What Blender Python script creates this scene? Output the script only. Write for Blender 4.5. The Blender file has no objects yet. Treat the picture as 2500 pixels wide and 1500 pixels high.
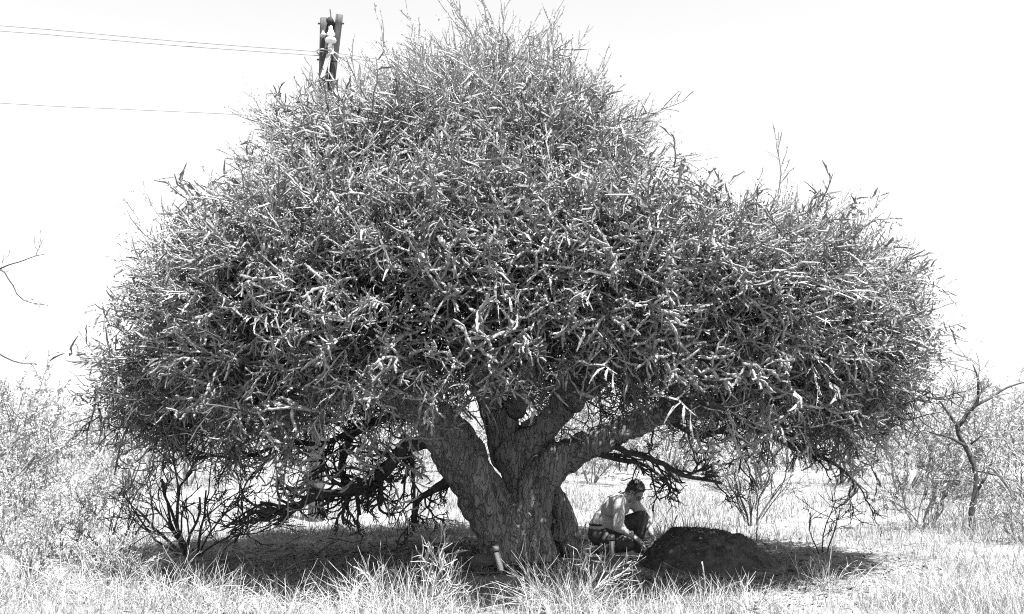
import bpy, math, random
import numpy as np
from mathutils import Vector, Matrix

sc = bpy.context.scene
COL = sc.collection
R = math.radians

# ------------------------------------------------------------------ camera
F_PX, CAM_H, PITCH = 2300.0, 1.45, math.atan(295.0 / 2300.0)
cam_d = bpy.data.cameras.new('camera')
cam_d.sensor_width = 36.0
cam_d.lens = F_PX / 2500.0 * 36.0
cam_d.clip_start = 0.1
cam_d.clip_end = 3000.0
cam = bpy.data.objects.new('camera', cam_d)
COL.objects.link(cam)
cam.location = (0, 0, CAM_H)
cam.rotation_euler = (R(90) + PITCH, 0, 0)
sc.camera = cam

# ------------------------------------------------------------------ light
SUN_EL, SUN_AZ = R(69), R(33)          # azimuth: to the right of straight behind the camera
world = bpy.data.worlds.new('World')
sc.world = world
world.use_nodes = True
wn = world.node_tree
wn.nodes.clear()
w_out = wn.nodes.new('ShaderNodeOutputWorld')
w_bg = wn.nodes.new('ShaderNodeBackground')
w_sky = wn.nodes.new('ShaderNodeTexSky')
w_bw = wn.nodes.new('ShaderNodeRGBToBW')     # the photograph is black and white
w_sky.sky_type = 'NISHITA'
w_sky.sun_disc = False
w_sky.sun_elevation = SUN_EL
sun_dir = Vector((math.sin(SUN_AZ) * math.cos(SUN_EL), -math.cos(SUN_AZ) * math.cos(SUN_EL), math.sin(SUN_EL)))
w_sky.sun_rotation = math.atan2(sun_dir.x, sun_dir.y)
w_sky.air_density = 3.5
w_sky.dust_density = 0.0
w_bg.inputs['Strength'].default_value = 0.050
wn.links.new(w_sky.outputs[0], w_bw.inputs[0])
wn.links.new(w_bw.outputs[0], w_bg.inputs['Color'])
wn.links.new(w_bg.outputs[0], w_out.inputs[0])
sun_d = bpy.data.lights.new('sun', 'SUN')
sun_d.energy = 5.0
sun_d.angle = R(0.53)
sun_d.color = (1.0, 1.0, 1.0)
sun = bpy.data.objects.new('sun', sun_d)
COL.objects.link(sun)
sun.rotation_euler = sun_dir.to_track_quat('Z', 'Y').to_euler()
sun.location = (5, -10, 30)
sc.view_settings.view_transform = 'Standard'
sc.view_settings.look = 'None'
sc.view_settings.gamma = 1.0
sc.view_settings.use_curve_mapping = False
sc.view_settings.exposure = 2.08
sc.render.engine = 'CYCLES'
sc.cycles.max_bounces = 5
sc.cycles.diffuse_bounces = 1
sc.cycles.glossy_bounces = 2
sc.cycles.transmission_bounces = 3
sc.cycles.use_denoising = False
sc.cycles.pixel_filter_type = 'BLACKMAN_HARRIS'
sc.cycles.filter_width = 1.1

# ------------------------------------------------------------------ helpers
CT, ST = math.cos(PITCH), math.sin(PITCH)


def P(px, py, Y):
    """World point whose picture is at pixel (px, py) of the 2500 x 1500 photo, at distance Y from the camera plane."""
    u, v = (px - 1250.0) / F_PX, (750.0 - py) / F_PX
    dy, dz = CT - v * ST, ST + v * CT
    return np.array([u * Y / dy, Y, CAM_H + dz * Y / dy])


def gy(py):
    """Distance of the ground point seen at picture row py."""
    v = (750.0 - py) / F_PX
    return CAM_H * (CT - v * ST) / -(ST + v * CT)


def hash3(ix, iy, iz, seed):
    n = (ix * 374761393 + iy * 668265263 + iz * 2147483647 * 3 + seed * 974711) & 0xFFFFFFFF
    n = ((n ^ (n >> 13)) * 1274126177) & 0xFFFFFFFF
    n = ((n ^ (n >> 16)) * 2246822519) & 0xFFFFFFFF
    return ((n ^ (n >> 15)) & 0xFFFFFF) / float(0xFFFFFF)


def vnoise(p, seed=0):
    p = np.asarray(p, float)
    i = np.floor(p).astype(np.int64)
    f = p - i
    f = f * f * (3 - 2 * f)
    out = 0
    for dx in (0, 1):
        wx = f[:, 0] if dx else 1 - f[:, 0]
        for dy in (0, 1):
            wy = f[:, 1] if dy else 1 - f[:, 1]
            for dz in (0, 1):
                wz = f[:, 2] if dz else 1 - f[:, 2]
                out = out + wx * wy * wz * hash3(i[:, 0] + dx, i[:, 1] + dy, i[:, 2] + dz, seed)
    return out * 2 - 1


def fbm(p, seed=0, octs=3):
    p = np.asarray(p, float)
    a, s, t = 1.0, 0, 0
    for k in range(octs):
        s = s + a * vnoise(p * 2 ** k, seed + k)
        t += a
        a *= 0.5
    return s / t


def ground_z(x, y):
    x, y = np.atleast_1d(x).astype(float), np.atleast_1d(y).astype(float)
    p = np.stack([x, y, x * 0], 1)
    z = 0.05 * fbm(p * 0.35, 5, 2) + 0.02 * fbm(p * 1.7, 6, 2)
    d = np.hypot(x + 0.02, y - 10.3)
    return z + 0.07 * np.exp(-(d / 1.1) ** 2)


def gz(x, y):
    return float(ground_z(x, y)[0])


def nrm(v):
    v = np.asarray(v, float)
    return v / np.maximum(np.linalg.norm(v, axis=-1, keepdims=True), 1e-9)


def spline(pts, step):
    """Catmull-Rom resampling of rows (any width) at about STEP along the first three columns."""
    p = np.asarray(pts, float)
    q = np.vstack([2 * p[0] - p[1], p, 2 * p[-1] - p[-2]])
    out = []
    for i in range(len(p) - 1):
        a, b, c, d = q[i:i + 4]
        n = max(1, int(round(np.linalg.norm(c[:3] - b[:3]) / step)))
        t = (np.arange(n) / n)[:, None]
        out.append(0.5 * (2 * b + (c - a) * t + (2 * a - 5 * b + 4 * c - d) * t ** 2 + (3 * b - 3 * c + d - a) * t ** 3))
    out.append(p[-1:])
    return np.vstack(out)


class Geo:
    def __init__(s):
        s.V, s.T, s.Q, s.n = [], [], [], 0

    def add(s, v, t=None, q=None):
        v = np.asarray(v, float).reshape(-1, 3)
        if t is not None and len(t):
            s.T.append(np.asarray(t, np.int64).reshape(-1, 3) + s.n)
        if q is not None and len(q):
            s.Q.append(np.asarray(q, np.int64).reshape(-1, 4) + s.n)
        s.V.append(v)
        s.n += len(v)

    def arrays(s):
        V = np.vstack(s.V) if s.V else np.zeros((0, 3))
        T = np.vstack(s.T) if s.T else np.zeros((0, 3), np.int64)
        Q = np.vstack(s.Q) if s.Q else np.zeros((0, 4), np.int64)
        return V, T, Q

    def merge(s, g):
        V, T, Q = g.arrays() if isinstance(g, Geo) else g
        s.add(V, T, Q)

    # ---- shapes
    def tube(s, pts, rad, sides=6, caps=False, phase=0.0):
        p = np.asarray(pts, float)
        r = np.broadcast_to(np.asarray(rad, float), (len(p),))
        t = nrm(np.gradient(p, axis=0))
        m = t.mean(0)
        ref = np.eye(3)[int(np.argmin(np.abs(m)))]
        u = nrm(np.cross(t, ref))
        v = np.cross(t, u)
        a = np.arange(sides) * 2 * math.pi / sides + phase
        ring = p[:, None] + r[:, None, None] * (np.cos(a)[None, :, None] * u[:, None] + np.sin(a)[None, :, None] * v[:, None])
        n = len(p)
        i = np.arange(n - 1)[:, None] * sides
        j = np.arange(sides)[None]
        k = (j + 1) % sides
        q = np.stack([i + j, i + k, i + sides + k, i + sides + j], -1).reshape(-1, 4)
        V = ring.reshape(-1, 3)
        T = []
        if caps:
            V = np.vstack([V, p[:1], p[-1:]])
            b, e, jj = n * sides, n * sides + 1, np.arange(sides)
            T = np.vstack([np.stack([jj * 0 + b, (jj + 1) % sides, jj], -1),
                           np.stack([jj * 0 + e, (n - 1) * sides + jj, (n - 1) * sides + (jj + 1) % sides], -1)])
        s.add(V, T, q)

    def capsule(s, a, b, ra, rb, sides=12):
        a, b = np.asarray(a, float), np.asarray(b, float)
        d = nrm(b - a) if np.linalg.norm(b - a) > 1e-6 else np.array([0, 0, 1.0])
        an = np.linspace(-math.pi / 2, 0, 5)
        p = [a + d * ra * math.sin(x) for x in an] + [b + d * rb * math.sin(x) for x in -an[::-1]]
        r = [max(ra * math.cos(x), 1e-4) for x in an] + [max(rb * math.cos(x), 1e-4) for x in -an[::-1]]
        s.tube(p, r, sides, True)

    def ellipsoid(s, c, rx, ry, rz, X=(1, 0, 0), Y=(0, 1, 0), Z=(0, 0, 1), nu=16, nv=10):
        th = np.linspace(0.001, math.pi - 0.001, nv + 1)
        ph = np.arange(nu) * 2 * math.pi / nu
        st, ct = np.sin(th)[:, None], np.cos(th)[:, None]
        x, y, z = st * np.cos(ph) * rx, st * np.sin(ph) * ry, ct * rz + 0 * ph
        V = np.asarray(c, float) + x[..., None] * np.asarray(X, float) + y[..., None] * np.asarray(Y, float) + z[..., None] * np.asarray(Z, float)
        i = np.arange(nv)[:, None] * nu
        j = np.arange(nu)[None]
        k = (j + 1) % nu
        q = np.stack([i + j, i + nu + j, i + nu + k, i + k], -1).reshape(-1, 4)
        V = V.reshape(-1, 3)
        jj = np.arange(nu)
        T = np.vstack([np.stack([jj * 0 + len(V), jj, (jj + 1) % nu], -1),
                       np.stack([jj * 0 + len(V) + 1, nv * nu + (jj + 1) % nu, nv * nu + jj], -1)])
        s.add(np.vstack([V, V[:nu].mean(0), V[-nu:].mean(0)]), T, q)

    def box(s, c, X, Y, Z):
        c, X, Y, Z = [np.asarray(a, float) for a in (c, X, Y, Z)]
        V = [c + a * X + b * Y + d * Z for d in (-1, 1) for b in (-1, 1) for a in (-1, 1)]
        s.add(V, None, [[0, 2, 3, 1], [4, 5, 7, 6], [0, 1, 5, 4], [2, 6, 7, 3], [0, 4, 6, 2], [1, 3, 7, 5]])

    def lathe(s, base, axis, prof, sides=20):
        axis = nrm(axis)
        s.tube([np.asarray(base) + axis * z for z, r in prof], [r for z, r in prof], sides, True)


def mesh_from(name, V, T, Q, smooth=False):
    me = bpy.data.meshes.new(name)
    me.vertices.add(len(V))
    me.vertices.foreach_set('co', np.ascontiguousarray(V, np.float32).ravel())
    me.loops.add(len(T) * 3 + len(Q) * 4)
    me.loops.foreach_set('vertex_index', np.concatenate([T.ravel(), Q.ravel()]).astype(np.int32))
    me.polygons.add(len(T) + len(Q))
    st = np.concatenate([np.arange(len(T)) * 3, len(T) * 3 + np.arange(len(Q)) * 4]).astype(np.int32)
    me.polygons.foreach_set('loop_start', st)
    me.polygons.foreach_set('use_smooth', np.full(len(st), bool(smooth)))
    me.update(calc_edges=True)
    return me


def link(name, me, mat=None, parent=None):
    if mat is not None and not me.materials:
        me.materials.append(mat)
    o = bpy.data.objects.new(name, me)
    COL.objects.link(o)
    if parent is not None:
        o.parent = parent
        o.matrix_parent_inverse = Matrix.Translation(-Vector(parent.location)) if parent.type == 'EMPTY' else Matrix()
    return o


def obj(name, g, mat, parent=None, smooth=False):
    """Geometry in world coordinates as ONE mesh object (optionally a child of an unrotated Empty)."""
    return link(name, mesh_from(name, *g.arrays(), smooth), mat, parent)


def tag(o, label=None, cat=None, group=None, kind=None):
    for k, v in (('label', label), ('category', cat), ('group', group), ('kind', kind)):
        if v:
            o[k] = v
    return o


def thing(name, label, cat, loc=(0, 0, 0), group=None):
    o = bpy.data.objects.new(name, None)
    COL.objects.link(o)
    o.location = [float(a) for a in loc]
    o.empty_display_size = 0.2
    return tag(o, label, cat, group)


def remeshed(g, voxel, smooth=2, displace=None):
    """Union of closed shapes as one continuous surface."""
    me = mesh_from('tmp', *g.arrays())
    o = bpy.data.objects.new('tmp', me)
    COL.objects.link(o)
    m = o.modifiers.new('r', 'REMESH')
    m.mode = 'VOXEL'
    m.voxel_size = voxel
    if smooth:
        k = o.modifiers.new('s', 'SMOOTH')
        k.iterations = smooth
        k.factor = 0.5
    dg = bpy.context.evaluated_depsgraph_get()
    dg.update()
    out = bpy.data.meshes.new_from_object(o.evaluated_get(dg))
    bpy.data.objects.remove(o)
    bpy.data.meshes.remove(me)
    n = len(out.vertices)
    if displace is not None:
        co = np.empty(n * 3, np.float32)
        no = np.empty(n * 3, np.float32)
        out.vertices.foreach_get('co', co)
        out.vertices.foreach_get('normal', no)
        co, no = co.reshape(-1, 3).astype(float), no.reshape(-1, 3).astype(float)
        co = co + no * displace(co)[:, None]
        out.vertices.foreach_set('co', co.astype(np.float32).ravel())
    out.polygons.foreach_set('use_smooth', np.ones(len(out.polygons), bool))
    out.materials.clear()
    out.update()
    return out


# ------------------------------------------------------------------ materials (the photograph is monochrome: every colour is a grey)
def grey_mat(name, lo, hi, scale=8.0, detail=4.0, rough=0.85, bump=0.0, bump_scale=30.0, stretch=(1, 1, 1), spec=0.2,
             translucent=0.0, metal=0.0, cracks=0.0, crack_scale=8.0):
    m = bpy.data.materials.new(name)
    m.use_nodes = True
    nt = m.node_tree
    nt.nodes.clear()
    N = nt.nodes.new
    L = nt.links.new
    out = N('ShaderNodeOutputMaterial')
    b = N('ShaderNodeBsdfPrincipled')
    b.inputs['Roughness'].default_value = rough
    b.inputs['Specular IOR Level'].default_value = spec
    b.inputs['Metallic'].default_value = metal
    tc = N('ShaderNodeTexCoord')
    mp = N('ShaderNodeMapping')
    mp.inputs['Scale'].default_value = stretch
    L(tc.outputs['Object'], mp.inputs['Vector'])
    nz = N('ShaderNodeTexNoise')
    nz.inputs['Scale'].default_value = scale
    nz.inputs['Detail'].default_value = detail
    nz.inputs['Roughness'].default_value = 0.65
    L(mp.outputs[0], nz.inputs['Vector'])
    rp = N('ShaderNodeValToRGB')
    rp.color_ramp.elements[0].position = 0.32
    rp.color_ramp.elements[0].color = (lo, lo, lo, 1)
    rp.color_ramp.elements[1].position = 0.68
    rp.color_ramp.elements[1].color = (hi, hi, hi, 1)
    L(nz.outputs['Fac'], rp.inputs[0])
    col = rp.outputs[0]
    hgt = None
    if cracks:
        vo = N('ShaderNodeTexVoronoi')
        vo.feature = 'DISTANCE_TO_EDGE'
        vo.inputs['Scale'].default_value = crack_scale
        wv = N('ShaderNodeVectorMath')
        wv.operation = 'ADD'
        n2 = N('ShaderNodeTexNoise')
        n2.inputs['Scale'].default_value = crack_scale * 0.8
        L(mp.outputs[0], n2.inputs['Vector'])
        ms = N('ShaderNodeVectorMath')
        ms.operation = 'SCALE'
        ms.inputs['Scale'].default_value = 0.3
        L(n2.outputs['Color'], ms.inputs[0])
        L(mp.outputs[0], wv.inputs[0])
        L(ms.outputs[0], wv.inputs[1])
        L(wv.outputs[0], vo.inputs['Vector'])
        cr = N('ShaderNodeMapRange')
        cr.inputs['From Max'].default_value = 0.09
        L(vo.outputs['Distance'], cr.inputs['Value'])
        mx = N('ShaderNodeMix')
        mx.data_type = 'RGBA'
        mx.blend_type = 'MULTIPLY'
        mx.inputs['Factor'].default_value = cracks
        L(col, mx.inputs[6])
        L(cr.outputs[0], mx.inputs[7])
        col = mx.outputs[2]
        hgt = cr.outputs[0]
    L(col, b.inputs['Base Color'])
    if bump:
        bn = N('ShaderNodeTexNoise')
        bn.inputs['Scale'].default_value = bump_scale
        bn.inputs['Detail'].default_value = 5
        L(mp.outputs[0], bn.inputs['Vector'])
        h = bn.outputs['Fac']
        if hgt is not None:
            ad = N('ShaderNodeMath')
            ad.operation = 'ADD'
            L(h, ad.inputs[0])
            L(hgt, ad.inputs[1])
            h = ad.outputs[0]
        bp = N('ShaderNodeBump')
        bp.inputs['Strength'].default_value = 0.9
        bp.inputs['Distance'].default_value = bump
        L(h, bp.inputs['Height'])
        L(bp.outputs[0], b.inputs['Normal'])
    sh = b.outputs[0]
    if translucent:
        tr = N('ShaderNodeBsdfTranslucent')
        L(col, tr.inputs['Color'])
        mi = N('ShaderNodeMixShader')
        mi.inputs[0].default_value = translucent
        L(sh, mi.inputs[1])
        L(tr.outputs[0], mi.inputs[2])
        sh = mi.outputs[0]
    L(sh, out.inputs['Surface'])
    return m


M = {}
M['ground'] = grey_mat('dry_ground', 0.102, 0.245, scale=2.2, detail=9, bump=0.03, bump_scale=28)
M['straw'] = grey_mat('dry_straw', 0.158, 0.374, scale=5.0, rough=0.7, translucent=0.2)
M['straw_pale'] = grey_mat('pale_straw', 0.266, 0.474, scale=9.0, rough=0.6, translucent=0.15)
M['leaf_pale'] = grey_mat('lit_tint_pale_leaf', 0.170, 0.480, scale=30.0, detail=6, rough=0.6, spec=0.3)  # pale tone paints sunlight into the upper and right-hand shoots
M['leaf'] = grey_mat('shade_tint_leaf', 0.019, 0.093, scale=40.0, detail=6, rough=0.6, spec=0.3)  # dark tone paints shade into the deeper foliage
M['leaf_mid'] = grey_mat('lit_tint_mid_leaf', 0.065, 0.250, scale=45.0, detail=6, rough=0.6, spec=0.3)  # brighter copy paints sunlight on the outer clumps
M['leaf_lit'] = grey_mat('lit_tint_lichen_leaf', 0.082, 0.272, scale=55.0, detail=6, rough=0.6, spec=0.3)  # lichen-clad twig tone, brightened to paint sun on the front twigs
M['bark'] = grey_mat('fissured_bark', 0.105, 0.265, scale=6.0, detail=10, rough=0.9, bump=0.02, bump_scale=24, stretch=(1, 1, 0.3), cracks=0.3, crack_scale=13)
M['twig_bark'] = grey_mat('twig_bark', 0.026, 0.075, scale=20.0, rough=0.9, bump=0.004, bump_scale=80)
M['bush_twig'] = grey_mat('bush_twig', 0.14, 0.27, scale=12.0, rough=0.9)
M['bush_leaf'] = grey_mat('pale_bush_leaf', 0.25, 0.44, scale=3.0, detail=6, rough=0.7, translucent=0.25)
M['bush_leaf_dark'] = grey_mat('bush_leaf', 0.068, 0.165, scale=4.0, detail=6, rough=0.7, translucent=0.2)
M['pole'] = grey_mat('weathered_timber', 0.028, 0.094, scale=6.0, detail=8, rough=0.85, bump=0.006, bump_scale=30, stretch=(4, 4, 0.25))
M['pole_end'] = grey_mat('sawn_timber', 0.175, 0.315, scale=20.0, rough=0.9)
M['pole_dark'] = grey_mat('tarred_timber', 0.015, 0.03, scale=20.0, rough=0.8)
M['porcelain'] = grey_mat('porcelain', 0.617, 0.741, scale=3.0, rough=0.2, spec=0.5)
M['galvanised'] = grey_mat('galvanised_steel', 0.315, 0.434, scale=14.0, rough=0.5, metal=0.3)
M['wire'] = grey_mat('weathered_wire', 0.14, 0.20, scale=4.0, rough=0.6)
M['mound'] = grey_mat('termite_earth', 0.027, 0.099, scale=9.0, detail=10, rough=0.95, bump=0.03, bump_scale=22)
M['steel'] = grey_mat('brushed_steel', 0.450, 0.594, scale=10.0, rough=0.35, metal=0.75, stretch=(1, 1, 0.1))
M['black_band'] = grey_mat('black_rubber', 0.012, 0.02, rough=0.6)
M['skin'] = grey_mat('skin', 0.270, 0.360, scale=25.0, rough=0.6, bump=0.0015, bump_scale=60)
M['shirt'] = grey_mat('cotton_shirt', 0.40, 0.48, scale=14.0, rough=0.9, bump=0.004, bump_scale=35)
M['trouser'] = grey_mat('dark_trousers', 0.05, 0.09, scale=14.0, rough=0.9, bump=0.005, bump_scale=28)
M['hair'] = grey_mat('greying_hair', 0.025, 0.10, scale=30.0, rough=0.6)
M['shoe'] = grey_mat('dark_leather', 0.03, 0.07, scale=20.0, rough=0.6)
M['rim'] = grey_mat('spectacle_rim', 0.02, 0.03, rough=0.4)
M['stone'] = grey_mat('grey_stone', 0.064, 0.128, scale=12.0, detail=8, rough=0.9, bump=0.01, bump_scale=30)
M['litter'] = grey_mat('shade_tint_litter', 0.036, 0.180, scale=12.0, rough=0.85)  # litter tone lowered to darken the shade under the tree

TY, TX = 10.4, -0.04                      # the big tree stands here

# ------------------------------------------------------------------ ground
def axis(lo, hi, far, n, m):
    a = np.linspace(lo, hi, n)
    s = (np.arange(1, m + 1) / m) ** 3
    return a, s


gx, s_ = axis(-16, 16, 900, 180, 14)
gx = np.concatenate([-(16 + s_[::-1] * 1200), gx, 16 + s_ * 1200])
gyv = np.concatenate([np.array([-60.0, -20, -5, 0, 3]), np.linspace(5, 34, 180), 34 + (np.arange(1, 18) / 17) ** 3 * 1800])
GX, GY = np.meshgrid(gx, gyv)
V = np.stack([GX.ravel(), GY.ravel(), ground_z(GX.ravel(), GY.ravel())], 1)
nx, ny = len(gx), len(gyv)
i = np.arange(ny - 1)[:, None] * nx
j = np.arange(nx - 1)[None]
Q = np.stack([i + j, i + j + 1, i + nx + j + 1, i + nx + j], -1).reshape(-1, 4)
g = Geo()
g.add(V, None, Q)
tag(obj('ground', g, M['ground'], None, True), 'pale dry sandy ground stretching back under the trees', kind='structure')

# ------------------------------------------------------------------ the big tree
tree = thing('shepherd_tree', 'huge old spreading tree with thick forked trunk and dense grey twiggy crown', 'tree', (TX, TY, 0))


def limbpts(rows):
    return np.array([list(P(a, b, y)) + [r] for a, b, y, r in rows])


# trunk: three stems and root flares, fused into one surface
tg = Geo()
stems = {
    'left': [(1250, 1400, 10.25, .29), (1222, 1320, 10.25, .26), (1194, 1240, 10.2, .28), (1146, 1150, 10.1, .285), (1098, 1075, 10.0, .26), (1055, 1010, 9.9, .21), (1020, 960, 9.8, .17)],
    'mid': [(1290, 1380, 10.4, .27), (1290, 1270, 10.45, .22), (1272, 1190, 10.5, .215), (1246, 1110, 10.5, .22), (1222, 1030, 10.55, .20), (1195, 960, 10.6, .19), (1180, 900, 10.7, .17)],
    'fork': [(1268, 1140, 10.42, .14), (1290, 1075, 10.4, .17), (1340, 1030, 10.35, .16), (1390, 980, 10.3, .14)],
    'right': [(1310, 1400, 10.25, .27), (1300, 1300, 10.3, .24), (1298, 1230, 10.3, .22), (1320, 1170, 10.3, .21), (1368, 1122, 10.28, .20), (1430, 1088, 10.25, .18), (1510, 1058, 10.2, .16), (1590, 1015, 10.1, .14)],
    'back': [(1395, 1385, 10.9, .19), (1375, 1310, 10.85, .20), (1352, 1240, 10.75, .18), (1330, 1180, 10.6, .15)],
}
for nm, rows in stems.items():
    s = spline(limbpts(rows), 0.06)
    s[:, 0] += 0.03 * fbm(s[:, :3] * 2.2, 31, 2)
    s[:, 3] *= 1 + 0.10 * fbm(s[:, :3] * 2.6, 33, 2)
    s[0, 3] = s[-1, 3] = 0.02
    tg.tube(s[:, :3], s[:, 3], 22, True)
rng = np.random.default_rng(3)
for (x0, y0, x1, y1, Y, r) in ((1205, 1300, 1175, 1400, 10.15, .10), (1330, 1250, 1342, 1395, 10.08, .085), (1283, 1240, 1262, 1395, 10.1, .06), (1250, 1270, 1225, 1400, 10.05, .07),
                               (1305, 1260, 1300, 1400, 10.03, .07), (1345, 1300, 1425, 1380, 10.6, .10), (1170, 1220, 1200, 1330, 10.05, .08), (1268, 1150, 1262, 1260, 10.3, .05),
                               (1165, 1130, 1200, 1260, 9.98, .06), (1120, 1100, 1170, 1240, 9.92, .06)):
    a, b = P(x0, y0, Y + .08), P(x1, y1, Y - .05)
    s = spline(np.array([a, (a + b) / 2 + rng.normal(0, .02, 3), b]), .05)
    tg.tube(s, np.linspace(r * .55, r, len(s)), 12, True)


def bark_disp(p):
    q = p * np.array([1, 1, 0.32])
    w = np.stack([fbm(p * 1.5, 41, 2), fbm(p * 1.5, 45, 2), p[:, 0] * 0], 1) * .12
    fur = 1 - np.abs(fbm((q + w) * 6.0, 51, 2)) * 2.6
    return -0.05 * np.clip(fur, 0, 1) ** 2 + 0.05 * fbm(p * 3.2, 55, 3) + 0.012 * fbm(p * 14, 57, 2)


trunk = link('trunk', remeshed(tg, 0.02, 2, bark_disp), M['bark'], tree)

# limbs: rows of (px, py, Y, radius)
LIMBS = [
    ('limb', [(1085, 1045, 10.0, .20), (1010, 950, 9.8, .15), (900, 850, 9.7, .12), (760, 720, 9.7, .09), (640, 600, 9.9, .06), (560, 520, 10, .03)]),
    ('limb', [(1060, 1020, 9.9, .14), (930, 960, 9.9, .10), (760, 930, 10.0, .08), (560, 900, 10.1, .06), (380, 890, 10.2, .04), (260, 880, 10.3, .02)]),
    ('limb', [(1195, 960, 10.6, .18), (1170, 820, 10.7, .15), (1180, 620, 10.7, .11), (1220, 380, 10.6, .07), (1230, 160, 10.5, .03)]),
    ('limb', [(1190, 930, 10.6, .13), (1090, 760, 10.8, .11), (960, 560, 10.8, .08), (830, 380, 10.6, .05), (760, 270, 10.5, .02)]),
    ('limb', [(1370, 1000, 10.3, .15), (1440, 860, 10.3, .12), (1500, 660, 10.4, .08), (1550, 450, 10.4, .05), (1560, 330, 10.4, .02)]),
    ('limb', [(1560, 1030, 10.1, .14), (1680, 960, 10.1, .10), (1830, 850, 10.2, .08), (1960, 720, 10.3, .06), (2060, 600, 10.3, .03)]),
    ('limb', [(1600, 1015, 10.1, .12), (1760, 980, 10.1, .09), (1930, 950, 10.2, .07), (2110, 910, 10.2, .05), (2240, 880, 10.3, .02)]),
    ('limb', [(1200, 980, 10.4, .14), (1170, 900, 9.6, .10), (1120, 800, 8.7, .07), (1080, 680, 8.0, .03)]),
    ('limb', [(1400, 985, 10.2, .12), (1480, 910, 9.4, .09), (1560, 830, 8.6, .06), (1620, 720, 8.0, .03)]),
    ('limb', [(1030, 985, 9.8, .11), (930, 920, 9.1, .08), (840, 850, 8.5, .05), (780, 740, 8.1, .03)]),
    ('limb', [(1260, 1000, 10.4, .11), (1290, 930, 9.5, .08), (1320, 880, 8.5, .05), (1330, 840, 7.6, .025)]),
    ('limb', [(1200, 940, 10.7, .13), (1150, 900, 11.6, .10), (1080, 800, 12.6, .06), (1030, 700, 13.3, .03)]),
    ('limb', [(1380, 980, 10.4, .12), (1450, 920, 11.4, .09), (1530, 820, 12.4, .06), (1580, 720, 13.2, .03)]),
    ('limb', [(1250, 950, 10.7, .12), (1280, 900, 11.8, .09), (1300, 840, 13.0, .05), (1300, 780, 13.7, .02)]),
]


# crown envelope: half widths by height, read from the outline
def prof(rows, side):
    a = []
    for px, py in rows:
        p = P(px, py, TY * 0.985)
        a.append((p[2], abs(p[0] - TX) * ((.95 if side < 0 else .972) + .025 * (py > 800))))
    a.sort()
    z, w = np.array(a).T
    return z, w


LZ, LW = prof([(520, 1120), (330, 1090), (215, 1050), (195, 1000), (160, 945), (190, 900), (238, 845), (270, 765), (295, 690), (362, 630), (410, 560), (428, 515), (515, 508), (630, 478), (605, 355),
               (590, 310), (595, 290), (640, 266), (700, 258), (860, 250), (940, 205), (1015, 140), (1040, 90), (1120, 65), (1210, 42)], -1)
RZ, RW = prof([(1700, 1140), (2120, 1110), (2210, 1090), (2270, 1040), (2290, 980), (2315, 925), (2325, 860), (2315, 800), (2295, 740), (2285, 670), (2235, 610), (2190, 585), (2110, 568), (2000, 560), (1950, 535),
               (1830, 548), (1590, 520), (1600, 445), (1580, 390), (1570, 318), (1515, 285), (1480, 245), (1465, 200), (1395, 150), (1335, 108), (1285, 72), (1240, 42)], 1)
FZ = np.array([1.2, 1.5, 1.9, 2.6, 3.3, 3.9, 4.5, 5.0, 5.5, 6.0, 6.3])
FW = np.array([2.0, 2.55, 2.9, 3.2, 3.2, 2.7, 1.85, 1.15, .6, .32, .10])
ZTOP = 6.12


def extent(z, ph):
    c, s = np.cos(ph), np.sin(ph)
    wx = np.where(c > 0, np.interp(z, RZ, RW), np.interp(z, LZ, LW))
    wy = np.where(s > 0, np.interp(z, FZ, FW) * 1.0, np.interp(z, FZ, FW))
    e = 1.72
    return 1.0 / (np.abs(c / wx) ** e + np.abs(s / wy) ** e) ** (1 / e)


def zmin(ph):
    """Height of the crown's lower rim round the tree: low at the sides, higher in front."""
    s, c = np.sin(ph), np.abs(np.cos(ph))
    rag = .20 * np.sin(ph * 7 + 1.3) * np.sin(ph * 11 + .4) + .10 * np.sin(ph * 23)
    return np.where(s < 0, 1.26 + 0.26 * np.abs(s) ** 1.5, 1.26 + .25 * np.abs(s)) + rag


def envelope(t, ph):
    """t in 0..1 runs from the rim to the top."""
    z0 = zmin(ph)
    z = z0 + (ZTOP - z0) * t
    r = extent(z, ph)
    p = np.stack([TX + r * np.cos(ph), TY + r * np.sin(ph), z], -1)
    return p


def env_frames(t, ph):
    p = envelope(t, ph)
    e = 0.03
    dt = envelope(np.minimum(t + e, 1), ph) - envelope(np.maximum(t - e, 0), ph)
    dp = envelope(t, ph + e) - envelope(t, ph - e)
    n = nrm(np.cross(dp, dt))
    c = np.array([TX, TY, 2.6])
    n = np.where(((p - c) * n).sum(-1, keepdims=True) < 0, -n, n)
    return p, n, np.linalg.norm(np.cross(dp, dt), axis=-1)


def sample_env(n, rng, tmin=0.0, weight=None):
    ts, phs = [], []
    k = 0
    while k < n:
        m = n * 4
        t = tmin + (1 - tmin) * rng.random(m)
        ph = rng.random(m) * 2 * math.pi
        p, nn, ar = env_frames(t, ph)
        w = np.minimum(ar, np.quantile(ar, .97))
        if weight is not None:
            w = w * weight(p, nn)
        keep = rng.random(m) < w / w.max()
        ts.append(t[keep])
        phs.append(ph[keep])
        k += keep.sum()
    return np.concatenate(ts)[:n], np.concatenate(phs)[:n]


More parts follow.
